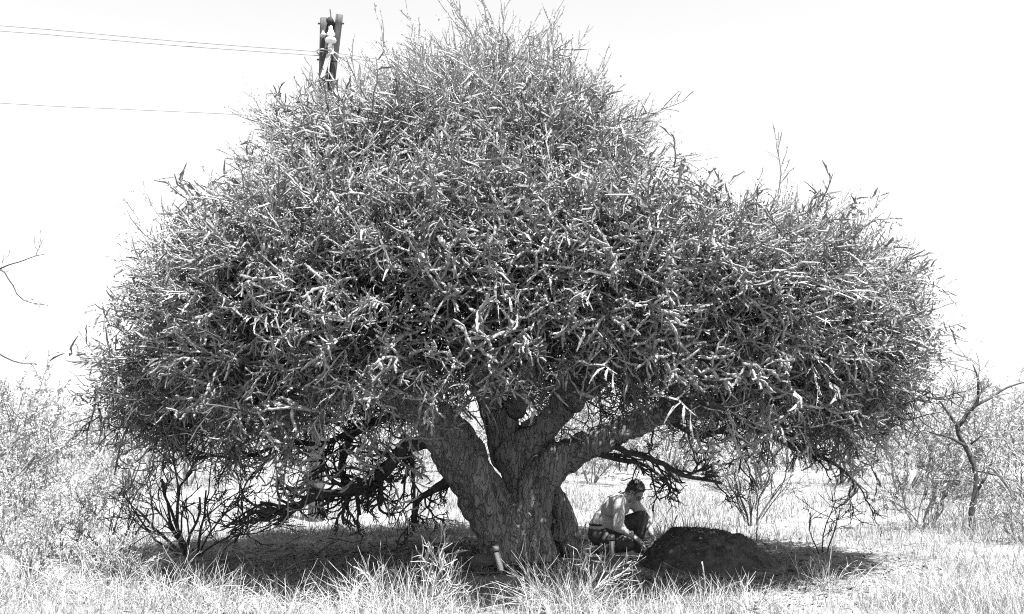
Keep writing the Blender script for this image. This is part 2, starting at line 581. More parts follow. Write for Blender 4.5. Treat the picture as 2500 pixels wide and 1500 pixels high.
# ---- branch network: targets inside the shell joined to the limbs
rng = np.random.default_rng(11)
npos, npar, nlimb, ndir, nrad = [], [], [], [], []
for li, (nm, rows) in enumerate(LIMBS):
    s = spline(limbpts(rows), 0.2)
    s[1:, :3] += 0.05 * np.stack([fbm(s[1:, :3] * 1.8, 60 + k, 2) for k in range(3)], 1)
    d = nrm(np.gradient(s[:, :3], axis=0))
    for k in range(len(s)):
        npar.append(len(npos) - 1 if k else -1)
        npos.append(s[k, :3])
        nlimb.append(li)
        ndir.append(d[k])
        nrad.append(s[k, 3])
n_limb_nodes = len(npos)
t, ph = sample_env(620, rng)
tp, tn, _ = env_frames(t, ph)
inner = tp + (np.array([TX, TY, 2.2]) - tp) * (0.10 + 0.55 * rng.random(len(t))[:, None] ** 2)
inner = inner - tn * 0.25
low = inner[:, 2] < 1.35
inner[low, 2] = 1.35 + .3 * rng.random(low.sum())
LP = np.array(npos)
order = np.argsort([np.min(np.linalg.norm(LP - q, axis=1)) for q in inner])
big = 6000
A = np.zeros((big, 3))
D = np.zeros((big, 3))
A[:n_limb_nodes] = LP
D[:n_limb_nodes] = np.array(ndir)
cnt = n_limb_nodes
branch_id = [-1] * n_limb_nodes
for q in inner[order]:
    if cnt > big - 60:
        break
    v = q - A[:cnt]
    dist = np.linalg.norm(v, axis=1)
    cs = (v * D[:cnt]).sum(1) / np.maximum(dist, 1e-6)
    k = int(np.argmin(dist * (1 + 0.55 * (1 - cs))))
    L = dist[k]
    if L < 0.12:
        continue
    m = max(2, int(L / 0.16))
    c = A[k] + D[k] * L * 0.35 + np.array([0, 0, .06 * L])
    tt = (np.arange(1, m + 1) / m)[:, None]
    pts = (1 - tt) ** 2 * A[k] + 2 * tt * (1 - tt) * c + tt ** 2 * q
    pts = pts + rng.normal(0, 0.022, pts.shape) * (tt < 1)
    prev = k
    for a in pts:
        A[cnt] = a
        D[cnt] = nrm(a - A[prev])
        npar.append(prev)
        nlimb.append(nlimb[prev])
        branch_id.append(branch_id[prev] if prev >= n_limb_nodes else cnt)
        nrad.append(0.0)
        prev = cnt
        cnt += 1
A, D = A[:cnt], D[:cnt]
acc = np.zeros(cnt)
kids = [[] for _ in range(cnt)]
for k in range(cnt):
    if npar[k] >= 0:
        kids[npar[k]].append(k)
rad = np.array(nrad)
for k in range(cnt - 1, n_limb_nodes - 1, -1):
    rad[k] = max(acc[k], 0.0075 ** 2.3) ** (1 / 2.3)
    acc[npar[k]] += rad[k] ** 2.3
chains = {}
stack = [k for k in range(n_limb_nodes, cnt) if npar[k] < n_limb_nodes]
while stack:
    k = stack.pop()
    ch = [npar[k], k]
    bid = branch_id[k]
    while kids[ch[-1]]:
        ks = sorted(kids[ch[-1]], key=lambda x: -rad[x])
        stack.extend(ks[1:])
        ch.append(ks[0])
    r = rad[ch].copy()
    r[0] = r[1]
    chains.setdefault(bid, []).append((A[ch], r))
limb_objs = []
for li, (nm, rows) in enumerate(LIMBS):
    idx = [k for k in range(n_limb_nodes) if nlimb[k] == li]
    g = Geo()
    r = np.array([nrad[k] for k in idx])
    s = spline(np.hstack([LP[idx], r[:, None]]), .1)
    s[:, 3] *= 1 + .18 * fbm(s[:, :3] * 5, 71, 2)
    g.tube(s[:, :3], s[:, 3], 10, True)
    limb_objs.append(obj('limb', g, M['bark'], tree, True))
def child_of(o, par):
    """Sub-part in world coordinates under a part."""
    o.parent = par
    o.matrix_parent_inverse = Matrix.Translation(-Vector((TX, TY, 0)))
    return o


BT = {}
for bid, cl in chains.items():
    g = Geo()
    for p, r in cl:
        mx = r.max()
        g.tube(p, np.maximum(r, .006), 7 if mx > .03 else (5 if mx > .015 else 4), True)
    BT[bid] = g
for bid, g in BT.items():
    o = link('branch', mesh_from('branch', *g.arrays(), True), M['twig_bark'])
    par = limb_objs[nlimb[bid]]
    o.parent = par
    o.matrix_parent_inverse = (Matrix.Translation(Vector((TX, TY, 0))) @ par.matrix_parent_inverse).inverted()


# ---- twig sprays
def wander(rng, p, d, L, n, wig, up=0.0):
    pts = [np.array(p, float)]
    d = nrm(d)
    for _ in range(n):
        d = nrm(d + rng.normal(0, wig, 3) + np.array([0, 0, up]))
        pts.append(pts[-1] + d * L / n)
    return np.array(pts)


def leaves(g, pts, spacing, size, rng, fwd=0.5, fat=0.45):
    seg = np.linalg.norm(np.diff(pts, axis=0), axis=1)
    cum = np.concatenate([[0], np.cumsum(seg)])
    n = max(2, int(cum[-1] / spacing))
    u = (np.arange(n) + rng.random(n)) / n * cum[-1]
    p = np.stack([np.interp(u, cum, pts[:, a]) for a in range(3)], 1)
    k = np.clip(np.searchsorted(cum, u) - 1, 0, len(seg) - 1)
    t = nrm(np.diff(pts, axis=0))[k]
    x = rng.normal(0, 1, (n, 3))
    x = nrm(x - (x * t).sum(1, keepdims=True) * t)
    d = nrm(x + t * (fwd + rng.normal(0, .25, (n, 1))))
    w = nrm(np.cross(d, rng.normal(0, 1, (n, 3)))) * (size * fat * (0.7 + .6 * rng.random((n, 1))))
    l = d * size * (0.65 + .7 * rng.random((n, 1)))
    V = np.stack([p, p + l * .55 + w, p + l, p + l * .55 - w], 1).reshape(-1, 3)
    g.add(V, None, (np.arange(n) * 4)[:, None] + np.arange(4)[None])


def make_spray(seed, L=0.5, nside=6, wig=0.16, ang=0.9, side=0.42, spacing=.03, size=.022, r0=.007, leafy=True, sides=3, fine=False, rod=0.0, ring=.035):
    """A shoot with side shoots; ROD > 0 clothes each of them in a knobbly sleeve of tightly set leaves."""
    rng = np.random.default_rng(seed)
    g, lg = Geo(), Geo()
    main = wander(rng, (0, 0, 0), (0, 0, 1), L, 5, wig)
    lines = [(main, r0)]
    for k in range(nside):
        t = 0.15 + 0.8 * (k + rng.random()) / nside
        q = t * 5
        i = min(int(q), 4)
        p = main[i] + (main[i + 1] - main[i]) * (q - i)
        d = nrm(main[i + 1] - main[i])
        x = nrm(np.cross(d, rng.normal(0, 1, 3)))
        a = ang * (0.6 + .7 * rng.random())
        l = L * side * (0.5 + 0.8 * rng.random()) * (1.1 - .5 * t)
        sd = wander(rng, p, d * math.cos(a) + x * math.sin(a), l, 3, wig)
        lines.append((sd, r0 * .65))
        if fine and rng.random() < .7:
            x2 = nrm(np.cross(d, rng.normal(0, 1, 3)))
            lines.append((wander(rng, sd[1], nrm(sd[2] - sd[1]) * .7 + x2 * .7, l * .55, 2, wig), r0 * .5))
    for p, r in lines:
        if rod:
            q = spline(p, ring)
            u = np.linspace(0, 1, len(q))
            rr = rod * (0.55 + .75 * rng.random(len(q))) * np.clip(.35 + u * 5, 0, 1)
            rr[-1] *= .45
            g.tube(q + rng.normal(0, rod * .25, q.shape), rr, sides, True, rng.random() * 6)
        else:
            g.tube(p, np.linspace(r, r * .55, len(p)), sides)
        if leafy:
            leaves(lg, p[0 if p is not main else 1:], spacing, size, rng)
    return g, lg


def frames_from(d, rng):
    d = nrm(d)
    ref = rng.normal(0, 1, d.shape)
    x = nrm(np.cross(ref, d))
    y = np.cross(d, x)
    return np.stack([x, y, d], -1)          # columns


def scatter(acc, protos, which, pos, dirs, scl, rng):
    """Copies of prototype geometry written into one mesh."""
    Rm = frames_from(dirs, rng)
    for k, (V, T, Q) in enumerate(protos):
        ix = np.where(which == k)[0]
        if not len(ix):
            continue
        W = np.einsum('nij,vj->nvi', Rm[ix] * scl[ix, None, None], V) + pos[ix][:, None]
        off = (np.arange(len(ix)) * len(V))[:, None, None]
        acc.add(W.reshape(-1, 3), (T[None] + off).reshape(-1, 3) if len(T) else None, (Q[None] + off).reshape(-1, 4) if len(Q) else None)


def both(sp):
    g = Geo()
    g.merge(sp[0])
    g.merge(sp[1])
    return g.arrays()


gnarly = [both(make_spray(100 + k, L=.40, nside=6, wig=.24, ang=1.05, side=.5, spacing=.036, size=.017, rod=.0078, ring=.055)) for k in range(9)]
wispy = [both(make_spray(200 + k, L=.56, nside=7, wig=.10, ang=.55, side=.46, spacing=.034, size=.015, rod=.0046, ring=.11)) for k in range(9)]
protos = gnarly + wispy

rng = np.random.default_rng(21)
CROOT = np.array([TX, TY, 1.7])


def crown_dirs(p, n, rng, gn):
    out = nrm(p - CROOT)
    front = np.clip(-n[:, 1], 0, 1)
    lowz = np.clip((3.4 - p[:, 2]) / 1.8, 0, 1)
    d = 0.55 * n + 0.65 * out + np.array([0, 0, .28]) * (1 - lowz)[:, None]
    d[:, 2] -= 0.75 * lowz * front
    d[:, 2] -= 0.12 * lowz
    sp = np.where(gn, .55, .28)
    return nrm(nrm(d) + rng.normal(0, 1, p.shape) * sp[:, None] * .75)


OUT = np.array([(100, 1300), (130, 1010), (150, 860), (235, 820), (240, 700), (285, 630), (340, 570), (395, 470), (470, 425), (560, 455), (585, 420), (545, 370), (540, 330), (590, 300), (560, 265),
                (620, 240), (620, 165), (670, 150), (710, 190), (770, 205), (860, 205), (890, 180), (990, 150), (975, 95), (1040, 70), (1075, 35), (1130, 60), (1225, 12), (1290, 50), (1335, 50),
                (1375, 105), (1430, 140), (1470, 210), (1520, 215), (1560, 270), (1645, 270), (1655, 330), (1640, 400), (1720, 438), (1800, 445), (1880, 430), (1950, 475), (2010, 505), (2030, 540),
                (2110, 490), (2160, 530), (2225, 565), (2255, 620), (2310, 640), (2305, 740), (2325, 800), (2335, 850), (2325, 930), (2320, 1000), (2300, 1060), (2280, 1300)], float)


def pruned(p, d, L):
    """True where a shoot from P along D of length L stays within the outline the tree has grown to."""
    q = p + d * (np.reshape(L, (-1, 1)) if np.ndim(L) else L)
    a = q - np.array([0, 0, CAM_H])
    w = a[:, 1] * CT + a[:, 2] * ST
    x = 1250 + F_PX * a[:, 0] / w
    y = 750 - F_PX * (a[:, 2] * CT - a[:, 1] * ST) / w
    inside = np.zeros(len(q), bool)
    for (x0, y0), (x1, y1) in zip(OUT, np.roll(OUT, -1, 0)):
        c = (y0 > y) != (y1 > y)
        with np.errstate(divide='ignore', invalid='ignore'):
            inside ^= c & (x < (x1 - x0) * (y - y0) / (y1 - y0) + x0)
    return inside


def heart(p, n):
    """1 over the front and lower middle of the crown, where the shoots are short, few and gnarled."""
    return ((n[:, 1] < -.35) & (np.abs(p[:, 0] + .25) < 1.9) & (p[:, 2] < 4.3)).astype(float)


def lumps(p):
    return 0.42 * fbm(p * 0.85, 81, 2) + 0.26 * fbm(p * 2.4, 85, 1)


NS = 4450
w_front = lambda p, n: np.where(n[:, 1] > .35, .36, 1.0) * np.clip(.9 + 2.6 * fbm(p * 1.35, 87, 2), .04, 1.6) * np.where((p[:, 2] < 2.7) & (n[:, 1] < .3), .85, 1.0) * (1 - .45 * heart(p, n) * (p[:, 2] > 2.4))
t, ph = sample_env(NS, rng, 0.0, w_front)
p, n, _ = env_frames(t, ph)
dep = np.where(rng.random(NS) < .5, .62, .46) + 0.80 * rng.random(NS) ** 1.4
p = p - n * (dep - lumps(p))[:, None]
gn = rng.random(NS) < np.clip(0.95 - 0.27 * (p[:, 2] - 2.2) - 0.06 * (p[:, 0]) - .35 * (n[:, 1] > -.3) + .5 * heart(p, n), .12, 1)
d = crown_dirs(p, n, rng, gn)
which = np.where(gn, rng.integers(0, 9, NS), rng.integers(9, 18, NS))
scl = (0.75 + 0.55 * rng.random(NS)) * np.where(n[:, 1] > .4, 1.25, 1.0)
ok = pruned(p, d, .56 * scl) & pruned(p, d, .25 * scl) & pruned(p + np.array([0, 0, .22]), d, .2)
p, n, d, which, scl, gn = p[ok], n[ok], d[ok], which[ok], scl[ok], gn[ok]
fg, wg = Geo(), Geo()
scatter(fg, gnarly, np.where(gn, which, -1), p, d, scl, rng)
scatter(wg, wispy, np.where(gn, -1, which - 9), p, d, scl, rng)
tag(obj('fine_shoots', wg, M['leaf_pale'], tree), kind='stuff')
inner_p = [both(make_spray(150 + k, L=.45, nside=6, wig=.24, ang=1.0, side=.5, leafy=False, rod=.012, ring=.10)) for k in range(5)]
# bare twigs under the leafy shell, added dark to paint shade in the hollows
NI = 1100
t, ph = sample_env(NI, rng, 0.02, lambda p, n: np.where(n[:, 1] > .35, .5, 1.0))
p, n, _ = env_frames(t, ph)
c0 = np.array([TX, TY, 2.3])
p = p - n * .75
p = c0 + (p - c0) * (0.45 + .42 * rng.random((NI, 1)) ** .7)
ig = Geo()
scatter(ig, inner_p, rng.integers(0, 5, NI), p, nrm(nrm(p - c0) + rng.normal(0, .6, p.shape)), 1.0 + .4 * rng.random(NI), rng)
tag(obj('shade_fill_twigs', ig, M['twig_bark'], tree), kind='stuff')
# clumps of sprays one can pick apart on the lit side, each a part (shared meshes)
cl_meshes = []
for kind in (0, 1):
    for k in range(6):
        g = Geo()
        m = 42
        q = rng.normal(0, 1, (m, 3)) * np.array([.29, .29, .17])
        dd = nrm(q * np.array([1.1, 1.1, .6]) + np.array([0, 0, .55]) + rng.normal(0, .25 if kind else .4, (m, 3)))
        scatter(g, wispy if kind else gnarly, rng.integers(0, 9, m), q, dd, .75 + .5 * rng.random(m), rng)
        me = mesh_from('foliage_clump', *g.arrays())
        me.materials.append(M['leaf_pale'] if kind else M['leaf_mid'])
        cl_meshes.append(me)
NC = 560
t, ph = sample_env(NC, rng, 0.0, lambda p, n: np.where(n[:, 1] > .2, .08, 1.0) * np.clip(.9 + 2.6 * fbm(p * 1.35, 87, 2), .03, 1.6) * np.where((p[:, 2] < 2.7) & (n[:, 1] < .3), .6, 1.0) * (1 - .55 * heart(p, n) * (p[:, 2] > 2.4)))
p, n, _ = env_frames(t, ph)
p = p - n * (.62 - lumps(p) + .25 * rng.random(NC))[:, None]
gn = rng.random(NC) < np.clip(0.95 - 0.27 * (p[:, 2] - 2.2) - 0.06 * p[:, 0] + .5 * heart(p, n), .1, 1)
d = crown_dirs(p, n, rng, np.zeros(NC, bool))
ok = pruned(p, d, .70) & pruned(p, d, .3)
for off in ((-.45, 0, .15), (.45, 0, .15), (-.3, 0, .5), (.3, 0, .5), (0, 0, .68)):
    ok &= pruned(p + np.array(off), d, 0.0)
p, d, gn = p[ok][:295], d[ok][:295], gn[ok][:295]
Rm = frames_from(d, rng)
for k in range(len(p)):
    o = bpy.data.objects.new('foliage_clump', cl_meshes[(0 if gn[k] else 6) + k % 6])
    COL.objects.link(o)
    o['kind'] = 'stuff'
    m = Matrix([list(Rm[k][a]) for a in range(3)]).to_4x4() @ Matrix.Scale(.85 + .35 * rng.random(), 4)
    m.translation = Vector(p[k])
    o.parent = tree
    o.matrix_parent_inverse = Matrix.Translation(-Vector((TX, TY, 0)))
    o.matrix_basis = m
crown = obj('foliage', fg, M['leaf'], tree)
tag(crown, kind='stuff')

# long emergent shoots along the outline
emer = [both(make_spray(300 + k, L=.62, nside=5, wig=.16, ang=.75, side=.4, spacing=.045, size=.016, r0=.008)) for k in range(6)]
NE = 520
t, ph = sample_env(NE, rng, 0.05)
p, n, _ = env_frames(t, ph)
p = p - n * (.58 - .6 * lumps(p))[:, None]
eg = Geo()
d = crown_dirs(p, n, rng, np.zeros(NE, bool))
scl = .7 + .5 * rng.random(NE)
ok = pruned(p, d, .62 * scl) & pruned(p, d, .3 * scl)
for off in ((-.25, 0, .1), (.25, 0, .1), (0, 0, .3)):
    ok &= pruned(p + np.array(off), d, .25)
scatter(eg, emer, rng.integers(0, 6, ok.sum()), p[ok], d[ok], scl[ok], rng)
tag(obj('outer_shoots', eg, M['leaf_pale'], tree), kind='stuff')

# bare gnarled twigs of the underside
bare = [both(make_spray(400 + k, L=.5, nside=6, wig=.30, ang=1.0, side=.5, r0=.009, leafy=False, sides=4, fine=True)) for k in range(8)]
NB = 820
ph = rng.random(NB) * 2 * math.pi
rr = np.sqrt(rng.random(NB)) * .95 + .05
e = extent(zmin(ph) + .25, ph) * rr
zb = zmin(ph) + .12 + 0.75 * (1 - rr) + .55 * rng.random(NB) ** 1.4
p = np.stack([TX + e * np.cos(ph), TY + e * np.sin(ph), zb], 1)
d = np.stack([np.cos(ph), np.sin(ph), -0.25 - .5 * rng.random(NB)], 1) + rng.normal(0, .45, (NB, 3))
keep = (np.hypot(p[:, 0] - TX, (p[:, 1] - TY)) > .9) & (p[:, 2] > 1.38)
bg_ = Geo()
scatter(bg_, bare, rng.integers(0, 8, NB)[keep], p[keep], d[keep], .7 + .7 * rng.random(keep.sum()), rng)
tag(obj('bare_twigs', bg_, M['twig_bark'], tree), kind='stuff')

# the largest twigs one can pick apart in front: each its own part
tw_meshes = []
for k in range(10):
    a = make_spray(500 + k, L=.46, nside=5, wig=.26, ang=1.1, side=.55, spacing=.008, size=.014, r0=.008, sides=6, fine=True, rod=.009, ring=.022)
    g = Geo()
    g.merge(a[0])
    g.merge(a[1])
    tw_meshes.append(mesh_from('twig', *g.arrays()))
    tw_meshes[-1].materials.append(M['leaf_lit'])
NT = 420
wf = lambda p, n: np.clip(-n[:, 1], 0, 1) ** 1.5 * np.clip((5.0 - p[:, 2]) / 2.2, 0.12, 1)
t, ph = sample_env(NT, rng, 0.0, wf)
p, n, _ = env_frames(t, ph)
p = p - n * (.38 - lumps(p))[:, None]
d = crown_dirs(p, n, rng, np.ones(NT, bool))
ok = pruned(p, d, .5)
p, d = p[ok][:298], d[ok][:298]
NT = len(p)
Rm = frames_from(d, rng)
base_inv = Matrix.Translation(-Vector((TX, TY, 0)))
for k in range(NT):
    o = bpy.data.objects.new('twig', tw_meshes[k % 10])
    COL.objects.link(o)
    m = Matrix([list(Rm[k][a] * 1.0) for a in range(3)]).to_4x4() @ Matrix.Scale(.75 + .55 * rng.random(), 4)
    m.translation = Vector(p[k])
    o.parent = tree
    o.matrix_parent_inverse = base_inv
    o.matrix_basis = m


# ---- low hanging bare limbs
def grow(rng, p, d, L, r, lev, out, wig=.2, up=0.0, nch=(2, 4), ratio=.6, ang=.7, n=5, tmin=.25, rmin=.004):
    pts = wander(rng, p, d, L, n, wig, up)
    out.append((pts, np.linspace(r, max(r * .55, rmin * .7), len(pts)), lev))
    if lev <= 0:
        return
    for _ in range(rng.integers(nch[0], nch[1] + 1)):
        t = (tmin + (1 - tmin) * rng.random()) * n
        i = min(int(t), n - 1)
        q = pts[i] + (pts[i + 1] - pts[i]) * (t - i)
        dd = nrm(pts[i + 1] - pts[i])
        x = nrm(np.cross(dd, rng.normal(0, 1, 3)))
        a = ang * (.6 + .8 * rng.random())
        grow(rng, q, dd * math.cos(a) + x * math.sin(a), L * ratio * (.6 + .7 * rng.random()), max(r * .6, rmin), lev - 1, out, wig, up, nch, ratio, ang, n=max(3, n - 1), tmin=tmin, rmin=rmin)


def hanging(rows, seed, nbr, Lb, lev, droop, name='hanging_limb', r_b=.02):
    rng = np.random.default_rng(seed)
    s = spline(limbpts(rows), .08)
    s[2:, :3] += .05 * np.stack([fbm(s[2:, :3] * 3.5, seed + k, 3) for k in range(3)], 1)
    g = Geo()
    g.tube(s[:, :3], s[:, 3] * (1 + .15 * fbm(s[:, :3] * 6, seed + 9, 2)), 9, True)
    main = obj(name, g, M['twig_bark'], tree, True)
    for k in range(nbr):
        i = int(len(s) * (.12 + .86 * (k + rng.random()) / nbr))
        i = min(i, len(s) - 2)
        d = nrm(s[i + 1, :3] - s[i, :3])
        x = nrm(np.cross(d, rng.normal(0, 1, 3)))
        out = []
        grow(rng, s[i, :3], d * .75 + x * .7 + np.array([0, 0, droop]), Lb * (.6 + .8 * rng.random()), min(r_b, s[i, 3] * .7), lev, out, wig=.26, nch=(2, 4), ratio=.58, ang=.8, rmin=.0045)
        g = Geo()
        for q, r, lv in out:
            g.tube(q, r, 5 if lv > 1 else 4, True)
        o = link('side_branch', mesh_from('side_branch', *g.arrays(), True), M['twig_bark'])
        o.parent = main
        o.matrix_parent_inverse = (Matrix.Translation(Vector((TX, TY, 0))) @ main.matrix_parent_inverse).inverted()


hanging([(1085, 1070, 10.1, .10), (1020, 1082, 10.15, .085), (965, 1105, 10.1, .072), (925, 1160, 10.0, .06), (870, 1190, 9.95, .05), (780, 1218, 9.9, .038), (680, 1245, 9.85, .03), (600, 1255, 9.8, .015)], 901, 34, .40, 3, -.04, r_b=.026)
hanging([(1110, 1160, 10.2, .07), (1060, 1200, 10.3, .045), (1020, 1225, 10.3, .03), (1005, 1290, 10.3, .015)], 902, 8, .28, 2, -.5, r_b=.014)
hanging([(900, 1040, 10.5, .05), (860, 1060, 10.4, .04), (845, 1110, 10.3, .035), (835, 1150, 10.3, .03), (870, 1190, 10.2, .025), (880, 1260, 10.2, .02)], 903, 7, .3, 2, -.4, r_b=.014)
hanging([(985, 1060, 10.2, .035), (1000, 1120, 10.2, .028), (1010, 1180, 10.2, .02), (1012, 1270, 10.2, .012)], 904, 8, .26, 2, -.3, r_b=.012)
hanging([(1500, 1090, 9.95, .036), (1600, 1130, 9.9, .03), (1690, 1165, 9.85, .022), (1760, 1185, 9.8, .015)], 905, 9, .32, 3, -.15, r_b=.016)
hanging([(1430, 1095, 10.25, .036), (1500, 1120, 10.4, .028), (1580, 1140, 10.5, .02), (1660, 1200, 10.6, .012)], 906, 9, .32, 2, -.15, r_b=.016)
hanging([(1040, 1010, 10.25, .05), (960, 1015, 10.5, .04), (880, 1045, 10.6, .034), (790, 1085, 10.5, .03), (700, 1075, 10.45, .026), (610, 1112, 10.4, .02), (480, 1108, 10.4, .010)], 908, 22, .40, 3, -.05, r_b=.016)
hanging([(1520, 1040, 10.2, .04), (1620, 1025, 10.4, .034), (1720, 1060, 10.45, .03), (1800, 1040, 10.5, .026), (1900, 1062, 10.5, .02), (2010, 1060, 10.5, .010)], 909, 22, .40, 3, -.08, r_b=.016)
hanging([(1820, 1030, 10.5, .032), (1910, 1075, 10.4, .028), (2000, 1110, 10.4, .024), (2070, 1158, 10.3, .016), (2085, 1200, 10.3, .008)], 907, 14, .34, 2, -.05, r_b=.015)

# ------------------------------------------------------------------ earth mound
mc = P(1708, 1340, 10.35)
mc[2] = 0
nu, nv = 150, 64
rr = np.linspace(0, 1.12, nv)[:, None]
aa = (np.arange(nu) * 2 * math.pi / nu)[None]
wob = 1 + .06 * np.sin(aa * 3 + 1) + .04 * np.sin(aa * 5 + 2)
X = mc[0] + rr * .73 * wob * np.cos(aa)
Y = mc[1] + rr * .62 * wob * np.sin(aa)
skew = 1 + .10 * np.cos(aa - .4)
Z = .40 * np.clip(1 - (rr / skew) ** 2.3, -.25, 1) + 0 * aa
pp = np.stack([X.ravel(), Y.ravel(), Z.ravel()], 1)
Zr = pp[:, 2] + ground_z(pp[:, 0], pp[:, 1]) + .038 * fbm(pp * 3.0, 91, 3) + .036 * fbm(pp * 9, 95, 3) + .016 * fbm(pp * 27, 99, 3)
pp[:, 2] = Zr
i = np.arange(nv - 1)[:, None] * nu
j = np.arange(nu)[None]
k = (j + 1) % nu
g = Geo()
g.add(pp, None, np.stack([i + j, i + nu + j, i + nu + k, i + k], -1).reshape(-1, 4))
tag(obj('earth_mound', g, M['mound'], None, True), 'low rounded dark earth mound in the shade beside the crouching person', 'mound')

# ------------------------------------------------------------------ person
PO = P(1510, 1343, 11.2)
PO[2] = gz(PO[0], PO[1])
pf, ps = np.array([.866, -.5, 0]), np.array([.5, .866, 0])


def B(a, b, z):
    return PO + pf * a + ps * b + np.array([0, 0, z])


person = thing('person', 'person in light shirt and dark trousers crouching beside the mound with head bowed', 'person', PO)
HC = B(.215, .01, .725)
hf = nrm(pf * .72 + np.array([0, 0, -.80]) - ps * .05)
hu = nrm(np.array([0, 0, 1.0]) - hf * hf[2])
hs = np.cross(hu, hf)
J = dict(pelvis=B(-.2, 0, .25), waist=B(-.15, 0, .38), chest=B(-.02, 0, .55), upper=B(.06, 0, .63), neck=B(.115, .005, .675))
arms = {
    'near': [B(.09, -.185, .635), B(.095, -.215, .35), B(.31, -.125, .195), B(.35, -.105, .165)],
    'far': [B(.09, .185, .635), B(.24, .25, .39), B(.40, .10, .20), B(.42, .06, .17)],
}
legs = {
    'near': [B(-.18, -.10, .22), B(.22, -.25, .155), B(-.10, -.20, .085), B(-.22, -.19, .055)],
    'far': [B(-.18, .10, .24), B(.23, .15, .43), B(.17, .17, .08), B(.34, .15, .04)],
}
bg2 = Geo()
cap = bg2.capsule
cap(J['pelvis'] - ps * .08, J['pelvis'] + ps * .08, .12, .12)
cap(J['pelvis'], J['waist'], .12, .115)
cap(J['waist'], J['chest'], .115, .125)
cap(J['chest'] - ps * .07, J['chest'] + ps * .07, .11, .11)
cap(J['upper'] - ps * .13, J['upper'] + ps * .13, .075, .075)
cap(J['neck'], HC - hf * .03 - hu * .05, .056, .054)
for nm, (s, e, w, h) in arms.items():
    cap(s, e, .056, .042)
    cap(e, w, .043, .028)
    sgn = -1 if nm == 'near' else 1
    # hand: palm, four unequal bent fingers, thumb from the side of the palm
    hd = nrm(h - w + np.array([0, 0, -.02]))
    side = nrm(np.cross(hd, np.array([0, 0, 1.0])))
    nd = np.cross(side, hd)
    palm = w + hd * .085
    cap(w, w + hd * .05, .026, .024)
    for q in range(4):
        o = side * (q - 1.5) * .021
        base = w + hd * .085 + o
        cap(w + hd * .02 + o * .6, base, .014, .0115)
        ln = (.036, .042, .040, .031)[q]
        a1 = base + hd * ln - nd * .010
        a2 = a1 + hd * ln * .45 - nd * ln * .6
        a3 = a2 + hd * ln * .05 - nd * ln * .5
        cap(base, a1, .0105, .0095, 8)
        cap(a1, a2, .0095, .0088, 8)
        cap(a2, a3, .0088, .008, 8)
    tb = w + hd * .03 + side * (.024 * -sgn)
    t1 = tb + side * (-sgn) * .022 + hd * .03 - nd * .012
    cap(tb, t1, .014, .011, 8)
    cap(t1, t1 + hd * .028 - nd * .014 + side * sgn * .006, .011, .009, 8)
for h, kn, an, toe in legs.values():
    cap(h, kn, .085, .058)
    cap(kn, an, .055, .038)
    cap(an, toe, .040, .035)
# head with its face
E = bg2.ellipsoid
E(HC + hu * .025 - hf * .012, .078, .095, .098, hs, hf, hu)
E(HC - hu * .045 + hf * .022, .060, .068, .075, hs, hf, hu)
cap(HC - hu * .095 + hf * .055 - hs * .015, HC - hu * .095 + hf * .055 + hs * .015, .026, .026)
cap(HC + hu * .02 + hf * .080, HC - hu * .028 + hf * .108, .011, .017, 8)
cap(HC + hu * .034 + hf * .072 - hs * .035, HC + hu * .034 + hf * .072 + hs * .035, .015, .015, 8)
cap(HC - hu * .062 + hf * .077 - hs * .018, HC - hu * .062 + hf * .077 + hs * .018, .011, .011, 8)
for sg in (-1, 1):
    E(HC - hu * .004 - hf * .012 + hs * sg * .080, .012, .020, .034, hs, hf, hu, 10, 8)
    E(HC - hu * .02 + hf * .055 + hs * sg * .038, .024, .022, .022, hs, hf, hu, 10, 8)
body = link('body', remeshed(bg2, .009, 2), M['skin'], person)
# eyes
for sg in (-1, 1):
    g = Geo()
    g.ellipsoid(HC + hu * .012 + hf * .079 + hs * sg * .031, .012, .009, .008, hs, hf, hu, 10, 6)
    obj('eye', g, M['rim'], person, True)
# shirt: torso and sleeves to the elbow, with cuffs, collar
sg_ = Geo()
cap = sg_.capsule
cap(J['pelvis'] - ps * .07 + np.array([0, 0, .07]), J['pelvis'] + ps * .07 + np.array([0, 0, .07]), .132, .132)
cap(J['waist'] - ps * .05 - pf * .01, J['waist'] + ps * .05, .14, .14)
cap(J['waist'], J['chest'] - pf * .02, .15, .145)
cap(J['chest'] - ps * .08 - pf * .01, J['chest'] + ps * .08, .128, .128)
cap(J['chest'] - pf * .03, J['upper'] - pf * .02, .13, .105)
cap(J['upper'] - ps * .14, J['upper'] + ps * .14, .088, .088)
cap(J['upper'], J['neck'], .085, .066)
for s, e, w, h in arms.values():
    m_ = (s + e) / 2
    cap(s, m_, .078, .072)
    cap(m_, e, .072, .066)
    cap(e, e + (w - e) * .18, .062, .056)


def cloth_disp(seed, amp):
    return lambda p: amp * fbm(p * np.array([9, 9, 5]), seed, 3) + amp * .8 * fbm(p * np.array([22, 22, 9]), seed + 7, 2)


